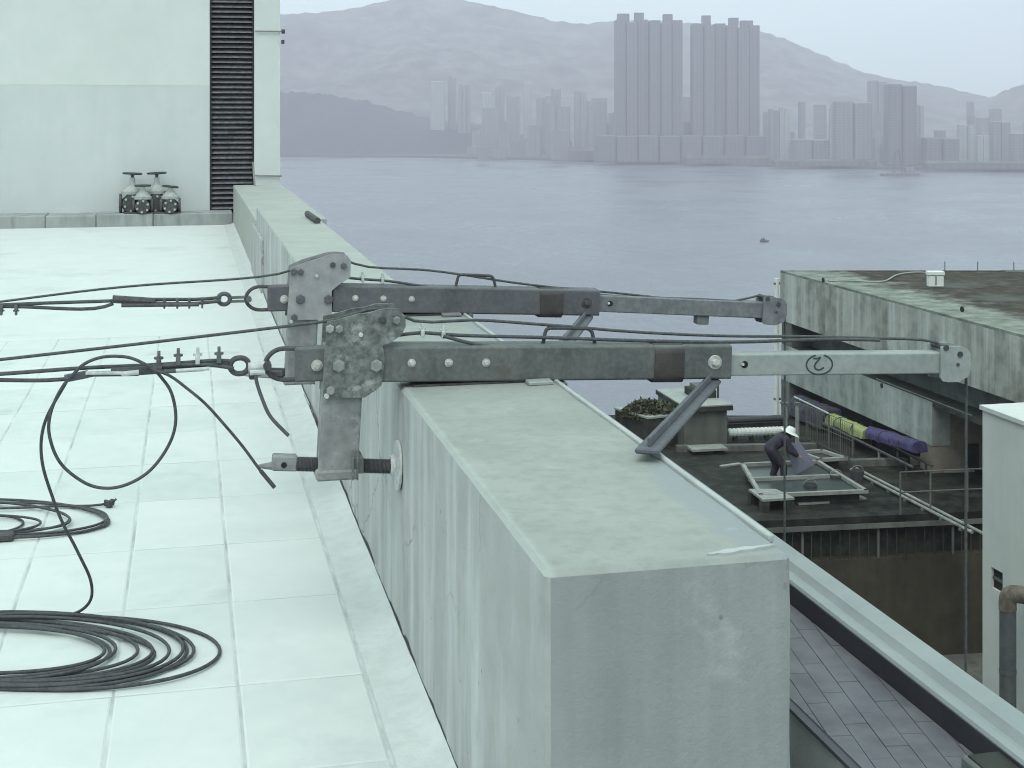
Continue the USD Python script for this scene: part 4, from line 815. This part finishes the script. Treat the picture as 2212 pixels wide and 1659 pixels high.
t = thing('valve_pipe', 'dark flanged pipe run lying on the kerb under the four valves', 'pipe')
obj('pipe', cyl((onY(268, 450, 21.2)[0], 21.2, .235), (onY(386, 450, 21.2)[0], 21.2, .235), .062, 12), M['valve'], t)
obj('base', cbx(onY(268, 450, 21.0)[0], onY(390, 450, 21.0)[0], 20.93, 21.2, .172, .20, .005), M['valve'], t)

# ------------------------------------------------------------------ suspension beams clamped on the parapet
def bolt_head(x, y, z, r=.0088, h=.010):
    return [lathe([(0, 0), (r * 1.5, 0), (r * 1.5, .002), (0, .002)], (x, y, z), (0, -1, 0), 12), lathe([(0, .002), (r, .002), (r, h - .002), (r * .7, h), (0, h)], (x, y, z), (0, -1, 0), 6)]
def suspension_beam(label, Y, zb, dr, da, head, mats, kind):
    O = np.array([.58, Y, zb]); t = thing('suspension_beam', label, 'outrigger beam', loc=O)
    T = lambda m, ang=dr: roty(m, ang)
    D = .11
    # outer tube, hollow end, tip of the inner arm
    ot = obj('outer_tube', T(rhs(0, 1.15, 0, D, .002, .113, .009)), M[mats['tube']], t, smooth=35)
    x1 = 1.15; zc = .0575 - dr * x1
    am = rhs(-.25, .80, .020, .020 + .07, -.036, .036, .006)
    ext = lambda m: (lambda q: (q.apply_translation((1.15, 0, zc - .009 * (kind == 1) - .004)), q)[1])(roty(m, da))
    arm = obj('inner_arm', ext(am), M[mats['arm']], t, smooth=35)
    capg = Polygon([(.765, -.052), (.775, -.060), (.835, -.060)]).union(Polygon([(.765, .060), (.765, -.050), (.790, -.062), (.83, -.062), (.868, -.045), (.880, -.01), (.876, .035), (.862, .052), (.84, .060)]))
    capg = capg.buffer(-.008).buffer(.008)
    cap = obj('tip_plate', ext(xz_plate(capg, .008, .018)), M[mats['arm']], t)
    obj('tip_plate', ext(xz_plate(capg, .092, .102)), M[mats['arm']], t)
    obj('tip_sheave', ext(lathe([(0, 0), (.048, 0), (.041, .012), (.041, .02), (.048, .032), (0, .032)], (.838, .071, .0), (0, -1, 0), 24)), M['darksteel'], t)
    obj('tip_bolt', [ext(lathe([(0, 0), (.006, 0), (.006, .004), (0, .004)], (.828, .0085, -.002), (0, -1, 0), 8)), ext(cyl((.782, .006, .055), (.782, .1, .055), .011, 8)), ext(cyl((.835, .004, .033), (.835, .1, .033), .010, 8))], M['darksteel'], t)
    # bolts and drilled hole
    for bxp in (.092, .209, .328): obj('bolt', [T(m) for m in bolt_head(bxp, 0, .062)], M['bolt'], ot)
    obj('end_bolt', [T(m) for m in bolt_head(1.092, 0, .058, .013, .014)] + [T(lathe([(0, 0), (.024, 0), (.022, .003), (0, .003)], (1.092, 0, .058), (0, -1, 0), 16))], M['bolt' if kind == 1 else 'darksteel'], ot)
    obj('pin_hole', ext(cyl((.055, .0203, .002), (.055, .0194, .002), .012, 14)), M['black'], arm)
    obj('arm_pin', ext(cyl((.047, .0205, .002), (.047, .014, .004), .0055, 8)), M['bolt'], arm)
    # rusty collar
    obj('collar', T(rhs(.885, .985, -.006, D + .006, -.010, .116, .030)), M['rust'], t, smooth=40)
    # lifting handle
    hp = [(.522, .055, .10), (.527, .055, .125), (.531, .055, .148), (.534, .055, .156), (.541, .055, .161), (.552, .055, .1625), (.61, .055, .162), (.665, .055, .1605), (.676, .055, .159), (.683, .055, .154), (.688, .055, .146), (.694, .055, .125), (.70, .055, .105)]
    obj('handle', T(tube(hp, .0062, 8)), M['darksteel'], t, smooth=40)
    # head: two gusset plates with sheave and bolts
    hp0 = obj('head_plate', xz_plate(head, -.013, -.003), M[mats['head']], t)
    obj('head_plate', xz_plate(head, D + .003, D + .013), M[mats['head']], t)
    obj('head_sheave', [lathe([(0, 0), (.045, 0), (.038, .012), (.038, .022), (.045, .034), (0, .034)], (x, .074, z), (0, -1, 0), 24) for x, z in ((.02, .178), (-.12, .150))], M['darksteel'], t)
    for (x, z, r, mt) in ((-.133, .062, .020, mats['nut']), (-.018, .058, .020, mats['nut']), (-.160, .176, .014, mats['nut']), (-.132, .174, .013, mats['nut']), (-.066, .155, .0075, 'bolt'), (.045, .195, .013, mats['nut']), (-.158, -.012, .014, mats['nut']), (-.170, -.028, .008, 'bolt'), (.0, .2, .012, 'darksteel')):
        obj('nut', lathe([(0, 0), (r, 0), (r, .009), (r * .8, .012), (0, .012)], (x, -.013, z), (0, -1, 0), 6 if r > .01 else 10), M[mt], hp0)
    # tail lug
    lug = obj('tail_lug', cbx(-.262, -.006, .03, .08, .008, .114, .006), M[mats['lug']], t)
    obj('lug_bolt', bolt_head(-.195, .03, .058, .012, .014), M['bolt'], lug)
    ub = [(-.20, .055, .1085), (-.262, .055, .1085), (-.312, .055, .107), (-.340, .055, .088), (-.350, .055, .062), (-.340, .055, .036), (-.312, .055, .017), (-.262, .055, .0135), (-.20, .055, .0135)]
    obj('tail_loop', tube(smoothpath(ub, 6), .0075, 9), M['darksteel'], t, smooth=40)
    # shank, jack screw and pressure disc
    sh = rhs(-.115, .40, .004, .106, -.061, .061, .012)     # along x, then turned upright
    sh.apply_transform(np.array([[0, 0, 1, 0], [0, 1, 0, 0], [-1, 0, 0, 0], [0, 0, 0, 1.0]]))
    sh = roty(sh, .055); sh.apply_translation((-.117, 0, .0)); sh = sh.slice_plane([0, 0, -.285], [0, 0, 1], cap=True) if False else sh
    sh = trimesh.intersections.slice_mesh_plane(sh, [0, 0, 1], [0, 0, -.272])
    obj('shank', sh, M['shank'], t, smooth=35)
    zs = -.256
    a0 = np.array([-.134, .055, zs])
    obj('nut_block', [cbx(-.200, -.072, -.004, .114, zs - .036, zs - .004, .006)], M['shank'], t)
    obj('stiffener', [bx(-.092, -.086, -.008, -.004, zs - .036, zs + .058), bx(-.078, -.072, -.008, -.004, zs - .036, zs + .07), cbx(-.090, -.054, .002, .108, zs - .02, zs + .03, .004)], M['mott'], t)
    ax = np.array([1, 0, -.085]); ax /= np.linalg.norm(ax)
    th = [(0, 0)]
    for k in range(78):
        th += [(.0205, k * .0048), (.0232, k * .0048 + .0024)]
    th += [(0, 78 * .0048)]
    p0 = a0 + ax * -.125; p0[2] = zs + (.009)
    obj('jack_screw', lathe(th, p0 + ax * .0 + np.array([-.0, 0, 0]), ax, 14).slice_plane([-.32, 0, 0], [1, 0, 0]) if False else lathe([(r, z * .86) for r, z in th], p0, ax, 14), M['darksteel'], t)
    hd = cbx(-.075, .0, -.023, .023, -.023, .023, .004); hd = roty(hd, .085); hd.apply_translation(p0 + (0.003, 0, .004)); hh = obj('screw_head', hd, M['shank'], t)
    obj('head_hole', cyl(p0 + (-.037, -.022, .004), p0 + (-.037, -.0245, .004), .009, 10), M['black'], t)
    obj('screw_tip', cyl(p0 + (-.07, 0, -.002), p0 + (-.115, 0, -.001), .013, 8, .005), M['shank'], t)
    dc = np.array([.0585, .055, zs - .012])
    obj('pressure_disc', lathe([(0, 0), (.070, 0), (.078, .003), (.078, .010), (.060, .014), (.034, .018), (.030, .030), (0, .03)], (.064, .055, zs - .014), (-1, 0, .03), 28), M['bright' if kind == 1 else 'shank'], t, smooth=30)
    # wall plates on the parapet
    pz = PTOP - zb
    obj('bearing_plate', cbx(.10, .545, .008, .102, pz + .0005, pz + .0075, .001), M['darksteel'], t)
    obj('edge_pad', cbx(.47, .565, -.055, D + .05, pz + .0235, pz + .0335, .003) if False else cbx(.455, .535, -.055, -.004, pz + .0005, pz + .013, .003), M[mats['arm']], t)
    obj('edge_hook', [cbx(.572, .592, -.012, D, -.10, -.022, .003)], M[mats['tube']], t)
    if kind == 2:
        obj('arm_hanger', ext(cbx(.465, .52, .03, .08, -.075, -.034, .003)), M[mats['arm']], t)
    return arm, O, ext
HZ = [(910,390),(1020,375),(1290,290),(1440,290),(1560,250),(1640,240),(1800,245),(1880,330),(1890,450),(1830,560),(1690,660),(1600,680),(1630,850),(1600,1000),(1590,1180),(1560,1210),(1370,1340),(860,1330),(890,700)]
def rounded(pg, r): return Polygon(pg).buffer(-r).buffer(2 * r, 3).buffer(-r)
HEAD1 = rounded([(-.168,.198),(-.141,.201),(-.075,.218),(-.038,.221),(-.008,.229),(.012,.231),(.052,.229),(.072,.207),(.074,.175),(.059,.148),(.024,.125),(.002,.119),(.009,.078),(.004,.042),(-.001,-.003),(-.010,-.012),(-.055,-.040),(-.180,-.033),(-.173,.123)], .004)
HEAD2 = rounded([(-.172,.187),(-.155,.196),(-.108,.214),(-.055,.228),(-.015,.239),(.020,.242),(.060,.237),(.075,.215),(.073,.145),(.03,.120),(-.004,.093),(-.004,.0),(-.003,-.026),(-.187,-.022)], .004)
Y1, Y2 = 4.263, 5.76
m1 = dict(tube='galv', arm='arm', head='mott', lug='galv', nut='shank')
m2 = dict(tube='galv2', arm='arm2', head='mott2', lug='galv2', nut='strut')
beam1, O1, ext1 = suspension_beam('nearer suspension beam with a circled number two marked on its pale inner arm', Y1, .816, .0345, .033, HEAD1, m1, 1)
beam2, O2, ext2 = suspension_beam('farther suspension beam with a pale violet-grey clamp head', Y2, .824, .047, .072, HEAD2, m2, 2)
# the circled 2, upside down as it stands on the arm
k = .000355; z0 = np.array([550, 430])
def marker(pts, w): return LineString([((x - 550) * k, -(y - 430) * k) for x, y in pts]).buffer(w / 2, 4)
ring = [(550 + 132 * math.cos(a), 432 + 92 * math.sin(a)) for a in np.linspace(-1.2, 4.35, 40)]
digit = [(492, 372), (520, 376), (556, 366), (540, 390), (512, 418), (500, 446), (510, 470), (538, 482), (565, 478), (592, 462)]
for nm, pts, w in (('number_ring', ring, .0058), ('number_two', digit, .0062)):
    g = affinity.translate(marker(pts, w), .322, .0)
    obj(nm, ext1(xz_plate(g, .0196, .0203)), M['ink'], beam1)

# braces from each beam back to the parapet edge
def brace(label, top, bot, W=.060, th=.014):
    d = bot - top; L = np.linalg.norm(d); d /= L
    n = np.cross(d, [0, 0, 1.0]); n /= np.linalg.norm(n); u = np.cross(n, d)
    t = thing('brace', label, 'brace')
    bar = cbx(0, L, -W / 2, W / 2, -th / 2, th / 2, .004)
    Mx = np.eye(4); Mx[:3, 0] = d; Mx[:3, 1] = np.cross(u, d); Mx[:3, 2] = u; Mx[:3, 3] = top
    bar.apply_transform(Mx); obj('bar', bar, M['strut'], t)
    rb = cbx(.05, L - .03, -.004, .004, th / 2, th / 2 + .022, .002); rb.apply_transform(Mx); obj('rib', rb, M['strut'], t)
    pv = lathe([(0, 0), (.02, 0), (.02, .018), (0, .018)], top + u * .005, u, 12); obj('pivot', pv, M['darksteel'], t)
    return t
tp = onY(1538, 822, Y1 + .03); tp[2] = .768
bt = onZ(1397, 976, PTOP + .030)
brace('blue-grey flat brace running from the nearer beam down to the parapet edge', tp, bt)
tp2 = np.array([.58 + 1.10, Y2 + .03, .764]); bt2 = onZ(1205, 762, PTOP + .030)
brace('short blue-grey brace under the farther beam, partly hidden by the nearer one', tp2, bt2)

# ------------------------------------------------------------------ wire ropes of the beams
def px_path(pts, Y): return [onY(x, y, Y) for x, y in pts]
RR = .0050
def rope_thing(name, label, paths, r=RR, mat='rope', cat='rope', n=6, group=None):
    t = thing(name, label, cat, group)
    for p in paths: obj('rope', tube(smoothpath(p, n), r, 7), M[mat], t, smooth=True)
    return t
def sub(base, f): return base + np.asarray(f)
yr1, yr2 = Y1 + .055, Y2 + .055
tip1 = O1 + np.array([1.15 + .84, .055, .0575 - .0345 * 1.15 - .013 - .033 * .84]); tip2 = O2 + np.array([1.15 + .84, .055, .0575 - .047 * 1.15 - .004 - .072 * .84])
def over_tip(tip, zlow):
    return [tip + np.array([-.06, 0, .066]), tip + np.array([-.02, 0, .050]), tip + np.array([.018, 0, .042]), tip + np.array([.040, 0, .020]), tip + np.array([.0465, 0, -.02]), tip + np.array([.047, 0, -.3]), tip + np.array([.046, 0, -1.2]), np.array([tip[0] + .044, tip[1], zlow])]
top1 = px_path([(-900, 878), (0, 777), (350, 737), (690, 696)], yr1) + [O1 + np.array([-.12, .055, .197]), O1 + np.array([.02, .055, .222])] + px_path([(884, 690), (1000, 692), (1117, 697), (1250, 707), (1316, 713), (1578, 726), (1755, 727), (1913, 731)], yr1) + over_tip(tip1, -10.45)
rope_thing('hoist_rope', 'dark hoist rope running over the nearer clamp head and hanging from the nearer arm tip', [top1])
top2 = px_path([(-900, 755), (0, 652), (350, 613), (640, 579)], yr2) + [O2 + np.array([-.12, .055, .200]), O2 + np.array([.02, .055, .223])] + px_path([(770, 571), (900, 582), (1085, 607), (1240, 625), (1380, 638), (1600, 648)], yr2) + over_tip(tip2, -10.45)
rope_thing('hoist_rope', 'dark hoist rope running over the farther clamp head and hanging from the farther arm tip', [top2])
t = rope_thing('tie_rope', 'tie rope with two zinc clips between the nearer head and the arm tip', [px_path([(862, 724), (912, 719), (955, 722), (1130, 728), (1316, 734), (1580, 739), (1690, 736), (1800, 733), (1900, 735)], yr1 - .012), px_path([(958, 726), (1020, 742), (1080, 752), (1140, 757), (1180, 752)], yr1 - .03)], r=.0058)
def rope_clip(c, s=1.0, up=1):
    m = [cbx(c[0] - .006 * s, c[0] + .006 * s, c[1] - .016, c[1] + .016, c[2] - .012 * s, c[2] + .012 * s, .002)]
    for dy in (-.010, .010): m.append(cyl(c + (0, dy, -.012 * s * up), c + (0, dy, .030 * s * up), .0042 * s, 7))
    m.append(cyl(c + (0, 0, .010 * s * up), c + (0, 0, .016 * s * up), .012 * s, 6)); return m
for px, py in ((912, 719), (957, 722)): obj('clip', rope_clip(onY(px, py, yr1 - .012)), M['bright'], t)
t = rope_thing('tie_rope', 'tie rope with two zinc clips between the farther head and the arm tip', [px_path([(750, 600), (782, 603), (826, 606), (880, 613), (1000, 629), (1240, 632), (1340, 641), (1500, 646), (1600, 652)], yr2 - .012)], r=.0058)
for px, py in ((783, 603), (826, 606)): obj('clip', rope_clip(onY(px, py, yr2 - .012)), M['bright'], t)

# tail rigging, near
t = rope_thing('tail_rigging', 'rope tail with four clips, thimble and shackle pulling on the nearer beam', [
    px_path([(-900, 850), (0, 808), (110, 800), (200, 794), (340, 788), (420, 782), (480, 779), (505, 781)], yr1), px_path([(-900, 840), (0, 821), (70, 822), (140, 819), (200, 810)], yr1),
    px_path([(505, 796), (470, 790), (420, 788), (330, 791)], yr1 - .012)], r=.0062)
for px, py in ((343, 787), (385, 781), (427, 779), (473, 777)):
    c = onY(px, py, yr1 - .004); obj('clip', rope_clip(c + (0, 0, .004), 1.15), M['bright' if px in (427,) else 'galv'], t)
tc = onY(519, 790, yr1)
thm = [tc + np.array([.026 * math.cos(a) - .004 * (math.cos(a) < 0), 0, .024 * math.sin(a)]) for a in np.linspace(0, 2 * math.pi, 30)]
obj('thimble', tube(thm, .0085, 8, cap=False), M['darksteel'], t)
obj('doubled_rope', tube(smoothpath(px_path([(330, 793), (385, 789), (440, 786), (492, 785)], yr1 + .004), 5), .0105, 8), M['rope'], t, smooth=True)
sl = px_path([(140, 818), (190, 808), (300, 806), (440, 797)], yr1 - .016)
obj('bottle_screw', [cyl(sl[0], sl[1], .012, 8), cyl(sl[1], sl[2], .0085, 8), cyl(sl[2], sl[3], .0065, 8)], M['strut'], t)
obj('screw_sleeve', [cyl(onY(240, 803, yr1 - .016), onY(350, 797, yr1 - .016), .0125, 10)], M['cable'], t)
obj('screw_eye', [cyl(onY(185, 806, yr1 - .028), onY(262, 806, yr1 - .028), .0055, 8), cyl(onY(262, 808, yr1 - .028), onY(300, 804, yr1 - .028), .0075, 8), cyl(onY(380, 801, yr1 - .030), onY(452, 796, yr1 - .030), .0055, 8)], M['bright'], t)
a, b = onY(536, 793, yr1), onY(574, 791, yr1)
obj('shackle', [cyl(a, b, .017, 12), cyl(a + (.004, -.02, -.014), b + (-.004, -.02, -.014), .008, 8)], M['bright'], t)
obj('shackle_pin', [cbx(a[0] + .002, a[0] + .028, yr1 - .02, yr1 + .02, a[2] - .036, a[2] - .016, .004), cbx(b[0] + .012, b[0] + .052, yr1 - .006, yr1 + .03, b[2] - .034, b[2] - .018, .003), lathe([(0, -.03), (.013, -.03), (.013, .03), (0, .03)], b + (.004, 0, .004), (0, 1, 0), 10)], M['darksteel'], t)
# tail rigging, far
t = rope_thing('tail_rigging', 'dark rope tail with clips and swivel pulling on the farther beam', [
    px_path([(-900, 700), (0, 659), (120, 654), (240, 650), (320, 647), (440, 646), (478, 642)], yr2), px_path([(-900, 690), (0, 662), (100, 665), (215, 665), (245, 656)], yr2),
    px_path([(478, 650), (400, 656), (300, 652)], yr2 - .014)], r=.0072)
for px, py in ((355, 650), (383, 650), (409, 650), (437, 649)):
    obj('clip', rope_clip(onY(px, py, yr2 - .006), 1.0, -1), M['galv'], t)
for px, py in ((3, 664), (35, 664)): obj('clip', rope_clip(onY(px, py, yr2 - .006), 1.0, -1), M['galv'], t)
tc = onY(484, 646, yr2); obj('thimble', tube([tc + np.array([.024 * math.cos(a), 0, .022 * math.sin(a)]) for a in np.linspace(0, 2 * math.pi, 26)], .009, 8, cap=False), M['strut'], t)
obj('bottle_screw', [cyl(onY(243, 646, yr2 - .01), onY(335, 652, yr2 - .01), .016, 8), cyl(onY(262, 660, yr2 - .03), onY(430, 658, yr2 - .03), .0075, 8)], M['darksteel'], t)
a, b = onY(497, 647, yr2), onY(534, 646, yr2)
obj('link', [cyl(a + (0, 0, .008), b + (0, 0, .008), .006, 8), cyl(a + (0, 0, -.008), b + (0, 0, -.008), .006, 8), lathe([(0, -.02), (.012, -.02), (.012, .02), (0, .02)], b + (.006, 0, 0), (0, 1, 0), 10)], M['galv'], t)
# looped cable hanging from the near rigging and running down to the coil
yl = yr1 - .035
D2 = lambda z: (z[0] * .2149, 740.5 + z[1] * .2149)
loop = [D2(z) for z in [(690, 375), (780, 270), (850, 212), (960, 162), (1080, 138), (1200, 137), (1310, 152), (1450, 212), (1560, 282), (1640, 372), (1700, 455), (1742, 565), (1765, 700), (1763, 820), (1738, 930), (1690, 1040), (1600, 1180), (1490, 1300), (1350, 1392), (1200, 1448), (1050, 1462), (900, 1430), (760, 1350), (640, 1248), (560, 1130), (512, 1000), (490, 880), (497, 760), (530, 640), (600, 490), (665, 392)]]
P3 = [onY(x, y, yl - .010 * i / len(loop)) for i, (x, y) in enumerate(loop)]
down = [D2(z) for z in [(700, 330), (640, 440), (540, 610), (470, 750), (430, 880), (413, 1030), (425, 1200), (460, 1350), (510, 1500), (548, 1610)]] + [(z[0] * .28106, 1042.2 + z[1] * .28106) for z in [(430, 190), (500, 350), (560, 460), (640, 620), (690, 730), (708, 850), (680, 930), (620, 985), (560, 1012)]]
endp = onZ(*down[-1], .012); n = len(down)
P4 = []
for i, (x, y) in enumerate(down):
    f = (i / (n - 1)) ** 1.0; q = onY(x, y, yl + .012 + (endp[1] - yl) * f * .96)
    P4.append(q)
for i in range(n):
    if P4[i][2] < .012: P4[i] = onZ(*down[i], .012)
rope_thing('looped_cable', 'dark cable hanging in a wide open loop down to the floor coil', [P3, P4], r=.0050, mat='cable', cat='cable', n=4)
tail = px_path([(330, 800), (361, 809), (400, 836), (438, 867), (480, 912), (530, 972), (565, 1020), (592, 1052)], yl - .02)
t = rope_thing('rope_tail', 'free rope end slanting down to the right from the near rigging towards the jack screw', [tail], r=.0046, mat='cable')
obj('whipping', tube(smoothpath(px_path([(563, 1017), (578, 1035), (593, 1053)], yl - .02), 3), .0066, 7), M['cable'], t)
rope_thing('rope_stub', 'short thick rope end dangling below the near shackle', [px_path([(551, 806), (556, 831), (570, 871), (583, 898), (604, 922), (623, 941)], yr1 - .02)], r=.0058, mat='strut')

# coils on the roof
def coil(label, cx, cy, loops, r, zbase=.006, seed=1, extra=None):
    rg = np.random.default_rng(seed); t = thing('rope_coil', label, 'rope coil')
    pts = []; z = zbase
    for k, (xr, a, b, yc, tilt) in enumerate(loops):
        m = 34
        nx = loops[(k + 1) % len(loops)] if k + 1 < len(loops) else loops[k]
        ph = rg.uniform(0, 6)
        for i in range(m):
            f = i / m; th = 2 * math.pi * f - 2.2
            L = [u + (v - u) * f ** 9 for u, v in zip((xr, a, b, yc), nx[:4])]
            xx = L[0] - L[1] + L[1] * math.cos(th); yy = L[3] + L[2] * math.sin(th) + 2.2 * math.sin(2 * th + ph) + tilt * math.cos(th)
            hz = zbase + .0042 * (k % 4) + .003 * (1 + math.sin(3 * th + ph))
            pts.append(onZ(xx, yy, hz))
    obj('turns', tube(smoothpath(pts, 2), r, 6), M['cable'], t, smooth=True)
    for p in extra or []: obj('end', tube(smoothpath(p, 6), r, 6), M['cable'], t, smooth=True)
    return t
lp = []
for k, xr in enumerate([475, 419, 396, 366, 334, 298, 250, 226, 404, 330, 238]):
    a = 300 + (xr - 225) * .28 + nrg.uniform(-8, 8); b = 50 + (xr - 225) * .105 + nrg.uniform(-3, 3)
    lp.append((xr, a, b + nrg.uniform(4, 9), 1406 + nrg.uniform(-5, 5), nrg.uniform(-3, 3)))
coil('large coil of dark wire rope lying on the white roof at the lower left', 100, 1405, lp, .0056, seed=4)
e1 = [onZ(x, y, z) for x, y, z in ((-60, 1100, .012), (60, 1096, .014), (140, 1093, .012), (200, 1092, .01), (225, 1089, .010))]
lp2 = [(236, 235, 40, 1121, 2), (232, 250, 34, 1120, -2), (152, 190, 32, 1118, 3), (88, 150, 20, 1129, 2), (50, 130, 22, 1133, -2), (230, 240, 42, 1122, 1), (150, 200, 36, 1120, 0)]
t = coil('smaller coil of dark rope with a knotted end, behind the large coil', 40, 1120, lp2, .0052, seed=8, extra=[e1])
kp = onZ(236, 1087, .018)
obj('knot', [tube([kp + .014 * np.array([math.cos(a) * (1 + .3 * math.sin(3 * a)), math.sin(a) * .8, .7 * math.sin(2 * a + q)]) for a in np.linspace(0, 2 * math.pi, 22)], .0062, 6) for q in (0, 1.3, 2.6)] + [tube([kp, kp + (.018, 0, .006), kp + (.028, .004, .016)], .005, 6)], M['cable'], t)
q0 = onZ(-20, 1160, .018); obj('clamp', cbx(q0[0], q0[0] + .085, q0[1] - .025, q0[1] + .025, .002, .03, .005), M['darksteel'], t)

# ------------------------------------------------------------------ person on the terrace
def hull_chain(js, segs, res=.035):
    parts = []
    for a, b in segs:
        A, B = js[a], js[b]
        sa = m3.Manifold.sphere(A[1], 14).translate(tuple(map(float, A[0]))); sb = m3.Manifold.sphere(B[1], 14).translate(tuple(map(float, B[0])))
        parts.append(m3.Manifold.batch_hull([sa, sb]))
    m = m3.Manifold.batch_boolean(parts, m3.OpType.Add).refine_to_length(res).to_mesh()
    t = trimesh.Trimesh(m.vert_properties[:, :3], m.tri_verts, process=True); trimesh.smoothing.filter_taubin(t, iterations=8); return t
ft = onZ(1676, 1046, ZT)
pr = thing('person', 'person in dark clothes and a wide white hat stooping to hold a blue-grey sheet', 'person', loc=ft)
# local frame: +x to the picture's right, facing right, y away
J = {'ankL': ((-.10, .10, .07), .05), 'toeL': ((.10, .10, .035), .035), 'kneeL': ((.03, .10, .44), .068), 'hipL': ((-.14, .09, .84), .095),
     'ankR': ((.16, -.12, .07), .05), 'toeR': ((.36, -.12, .035), .035), 'kneeR': ((.17, -.11, .46), .068), 'hipR': ((-.12, -.09, .84), .095),
     'pelvis': ((-.13, 0, .88), .13), 'waist': ((-.02, 0, .98), .125), 'chest': ((.16, 0, 1.10), .14), 'neck': ((.30, 0, 1.18), .06),
     'shL': ((.22, .18, 1.13), .07), 'elL': ((.36, .20, .88), .05), 'wrL': ((.50, .12, .72), .035), 'shR': ((.22, -.18, 1.13), .07), 'elR': ((.30, -.22, .86), .05), 'wrR': ((.47, -.14, .74), .035),
     'head': ((.36, 0, 1.24), .095), 'chin': ((.43, 0, 1.19), .06)}
W = lambda js: {k: (np.array(rotz_pt(v[0])), v[1]) for k, v in js.items()}
def rotz_pt(p): return (p[0] * CY + p[1] * SY, -p[0] * SY + p[1] * CY, p[2])
Jw = W(J)
BODY = [('ankL', 'kneeL'), ('kneeL', 'hipL'), ('ankL', 'toeL'), ('ankR', 'kneeR'), ('kneeR', 'hipR'), ('ankR', 'toeR'), ('hipL', 'pelvis'), ('hipR', 'pelvis'), ('pelvis', 'waist'), ('waist', 'chest'), ('chest', 'neck'), ('chest', 'shL'), ('chest', 'shR'), ('shL', 'elL'), ('elL', 'wrL'), ('shR', 'elR'), ('elR', 'wrR'), ('neck', 'head'), ('head', 'chin')]
for sd, y0 in (('L', .12), ('R', -.14)):
    w0 = np.array(J['wr' + sd][0])
    J['pa' + sd] = (tuple(w0 + (.06, 0, -.035)), .032)
    BODY.append(('wr' + sd, 'pa' + sd))
    for q in range(4):
        b0 = w0 + np.array([.085, (-.030 + .02 * q), -.045]); b1 = b0 + np.array([.045, 0, -.035 - .004 * (q == 1)]); b2 = b1 + np.array([.012, 0, -.035])
        for nm, bb, rr in (('a', b0, .0105), ('b', b1, .0095), ('c', b2, .008)): J[f'f{sd}{q}{nm}'] = (tuple(bb), rr)
        BODY += [('pa' + sd, f'f{sd}{q}a'), (f'f{sd}{q}a', f'f{sd}{q}b'), (f'f{sd}{q}b', f'f{sd}{q}c')]
    sgn = 1 if sd == 'R' else -1
    J[f't{sd}a'] = (tuple(w0 + (.045, .035 * sgn, -.02)), .012); J[f't{sd}b'] = (tuple(w0 + (.09, .045 * sgn, -.05)), .0095); BODY += [('pa' + sd, f't{sd}a'), (f't{sd}a', f't{sd}b')]
J['nose'] = ((.465, 0, 1.235), .016); BODY.append(('head', 'nose'))
for sd, y in (('L', .092), ('R', -.092)): J['ear' + sd] = ((.355, y, 1.225), .022); BODY.append(('head', 'ear' + sd))
Jw = W(J)
obj('body', hull_chain(Jw, BODY, .03), M['skin'], pr, smooth=True)
grow = lambda names, g: {k: (Jw[k][0], Jw[k][1] + g) for k in names}
tn = ['ankL', 'kneeL', 'hipL', 'ankR', 'kneeR', 'hipR', 'pelvis', 'waist']
obj('trousers', hull_chain(grow(tn, .022), [('ankL', 'kneeL'), ('kneeL', 'hipL'), ('ankR', 'kneeR'), ('kneeR', 'hipR'), ('hipL', 'pelvis'), ('hipR', 'pelvis'), ('pelvis', 'waist')], .05), M['cloth_dark'], pr, smooth=True)
obj('jacket', hull_chain(grow(['pelvis', 'waist', 'chest', 'shL', 'shR', 'elL', 'elR', 'wrL', 'wrR', 'neck'], .026), [('pelvis', 'waist'), ('waist', 'chest'), ('chest', 'shL'), ('chest', 'shR'), ('shL', 'elL'), ('elL', 'wrL'), ('shR', 'elR'), ('elR', 'wrR'), ('chest', 'neck')], .05), M['cloth_top'], pr, smooth=True)
for sd in 'LR':
    a, b = Jw['ank' + sd], Jw['toe' + sd]
    obj('shoe', hull_chain({'a': (a[0] * (1, 1, 0) + (0, 0, .045), .058), 'b': (b[0] * (1, 1, 0) + (0, 0, .04), .045)}, [('a', 'b')], .04), M['cloth_dark'], pr, smooth=True)
hc = Jw['head'][0] + np.array(rotz_pt((-.01, 0, .03))); hax = np.array(rotz_pt((.42, 0, .9))); hax /= np.linalg.norm(hax)
obj('hat', lathe([(.10, -.015), (.235, -.035), (.24, -.028), (.125, .015), (.112, .07), (.08, .115), (0, .125)], hc, hax, 24), M['hat'], pr, smooth=40)
obj('hair', lathe([(0, -.08), (.07, -.06), (.102, -.01), (.102, .02), (0, .02)], hc - np.array(rotz_pt((.02, 0, 0))), hax, 16), M['cloth_dark'], pr, smooth=True)
# the sheet the person holds
t = thing('sheet', 'blue-grey flat sheet tilted up in the hands of the stooping person', 'sheet')
c4 = [onW(1692, 966, 33.25), onZ(1729, 1040, ZT + .02), onZ(1768, 1018, ZT + .02), onW(1726, 954, 34.15)]
tk = np.array((.014, .012, .012))
obj('sheet', quads([*c4, *[c + tk for c in c4]], [(0, 3, 2, 1), (4, 5, 6, 7), (0, 1, 5, 4), (1, 2, 6, 5), (2, 3, 7, 6), (3, 0, 4, 7)]), M['panel'], t)
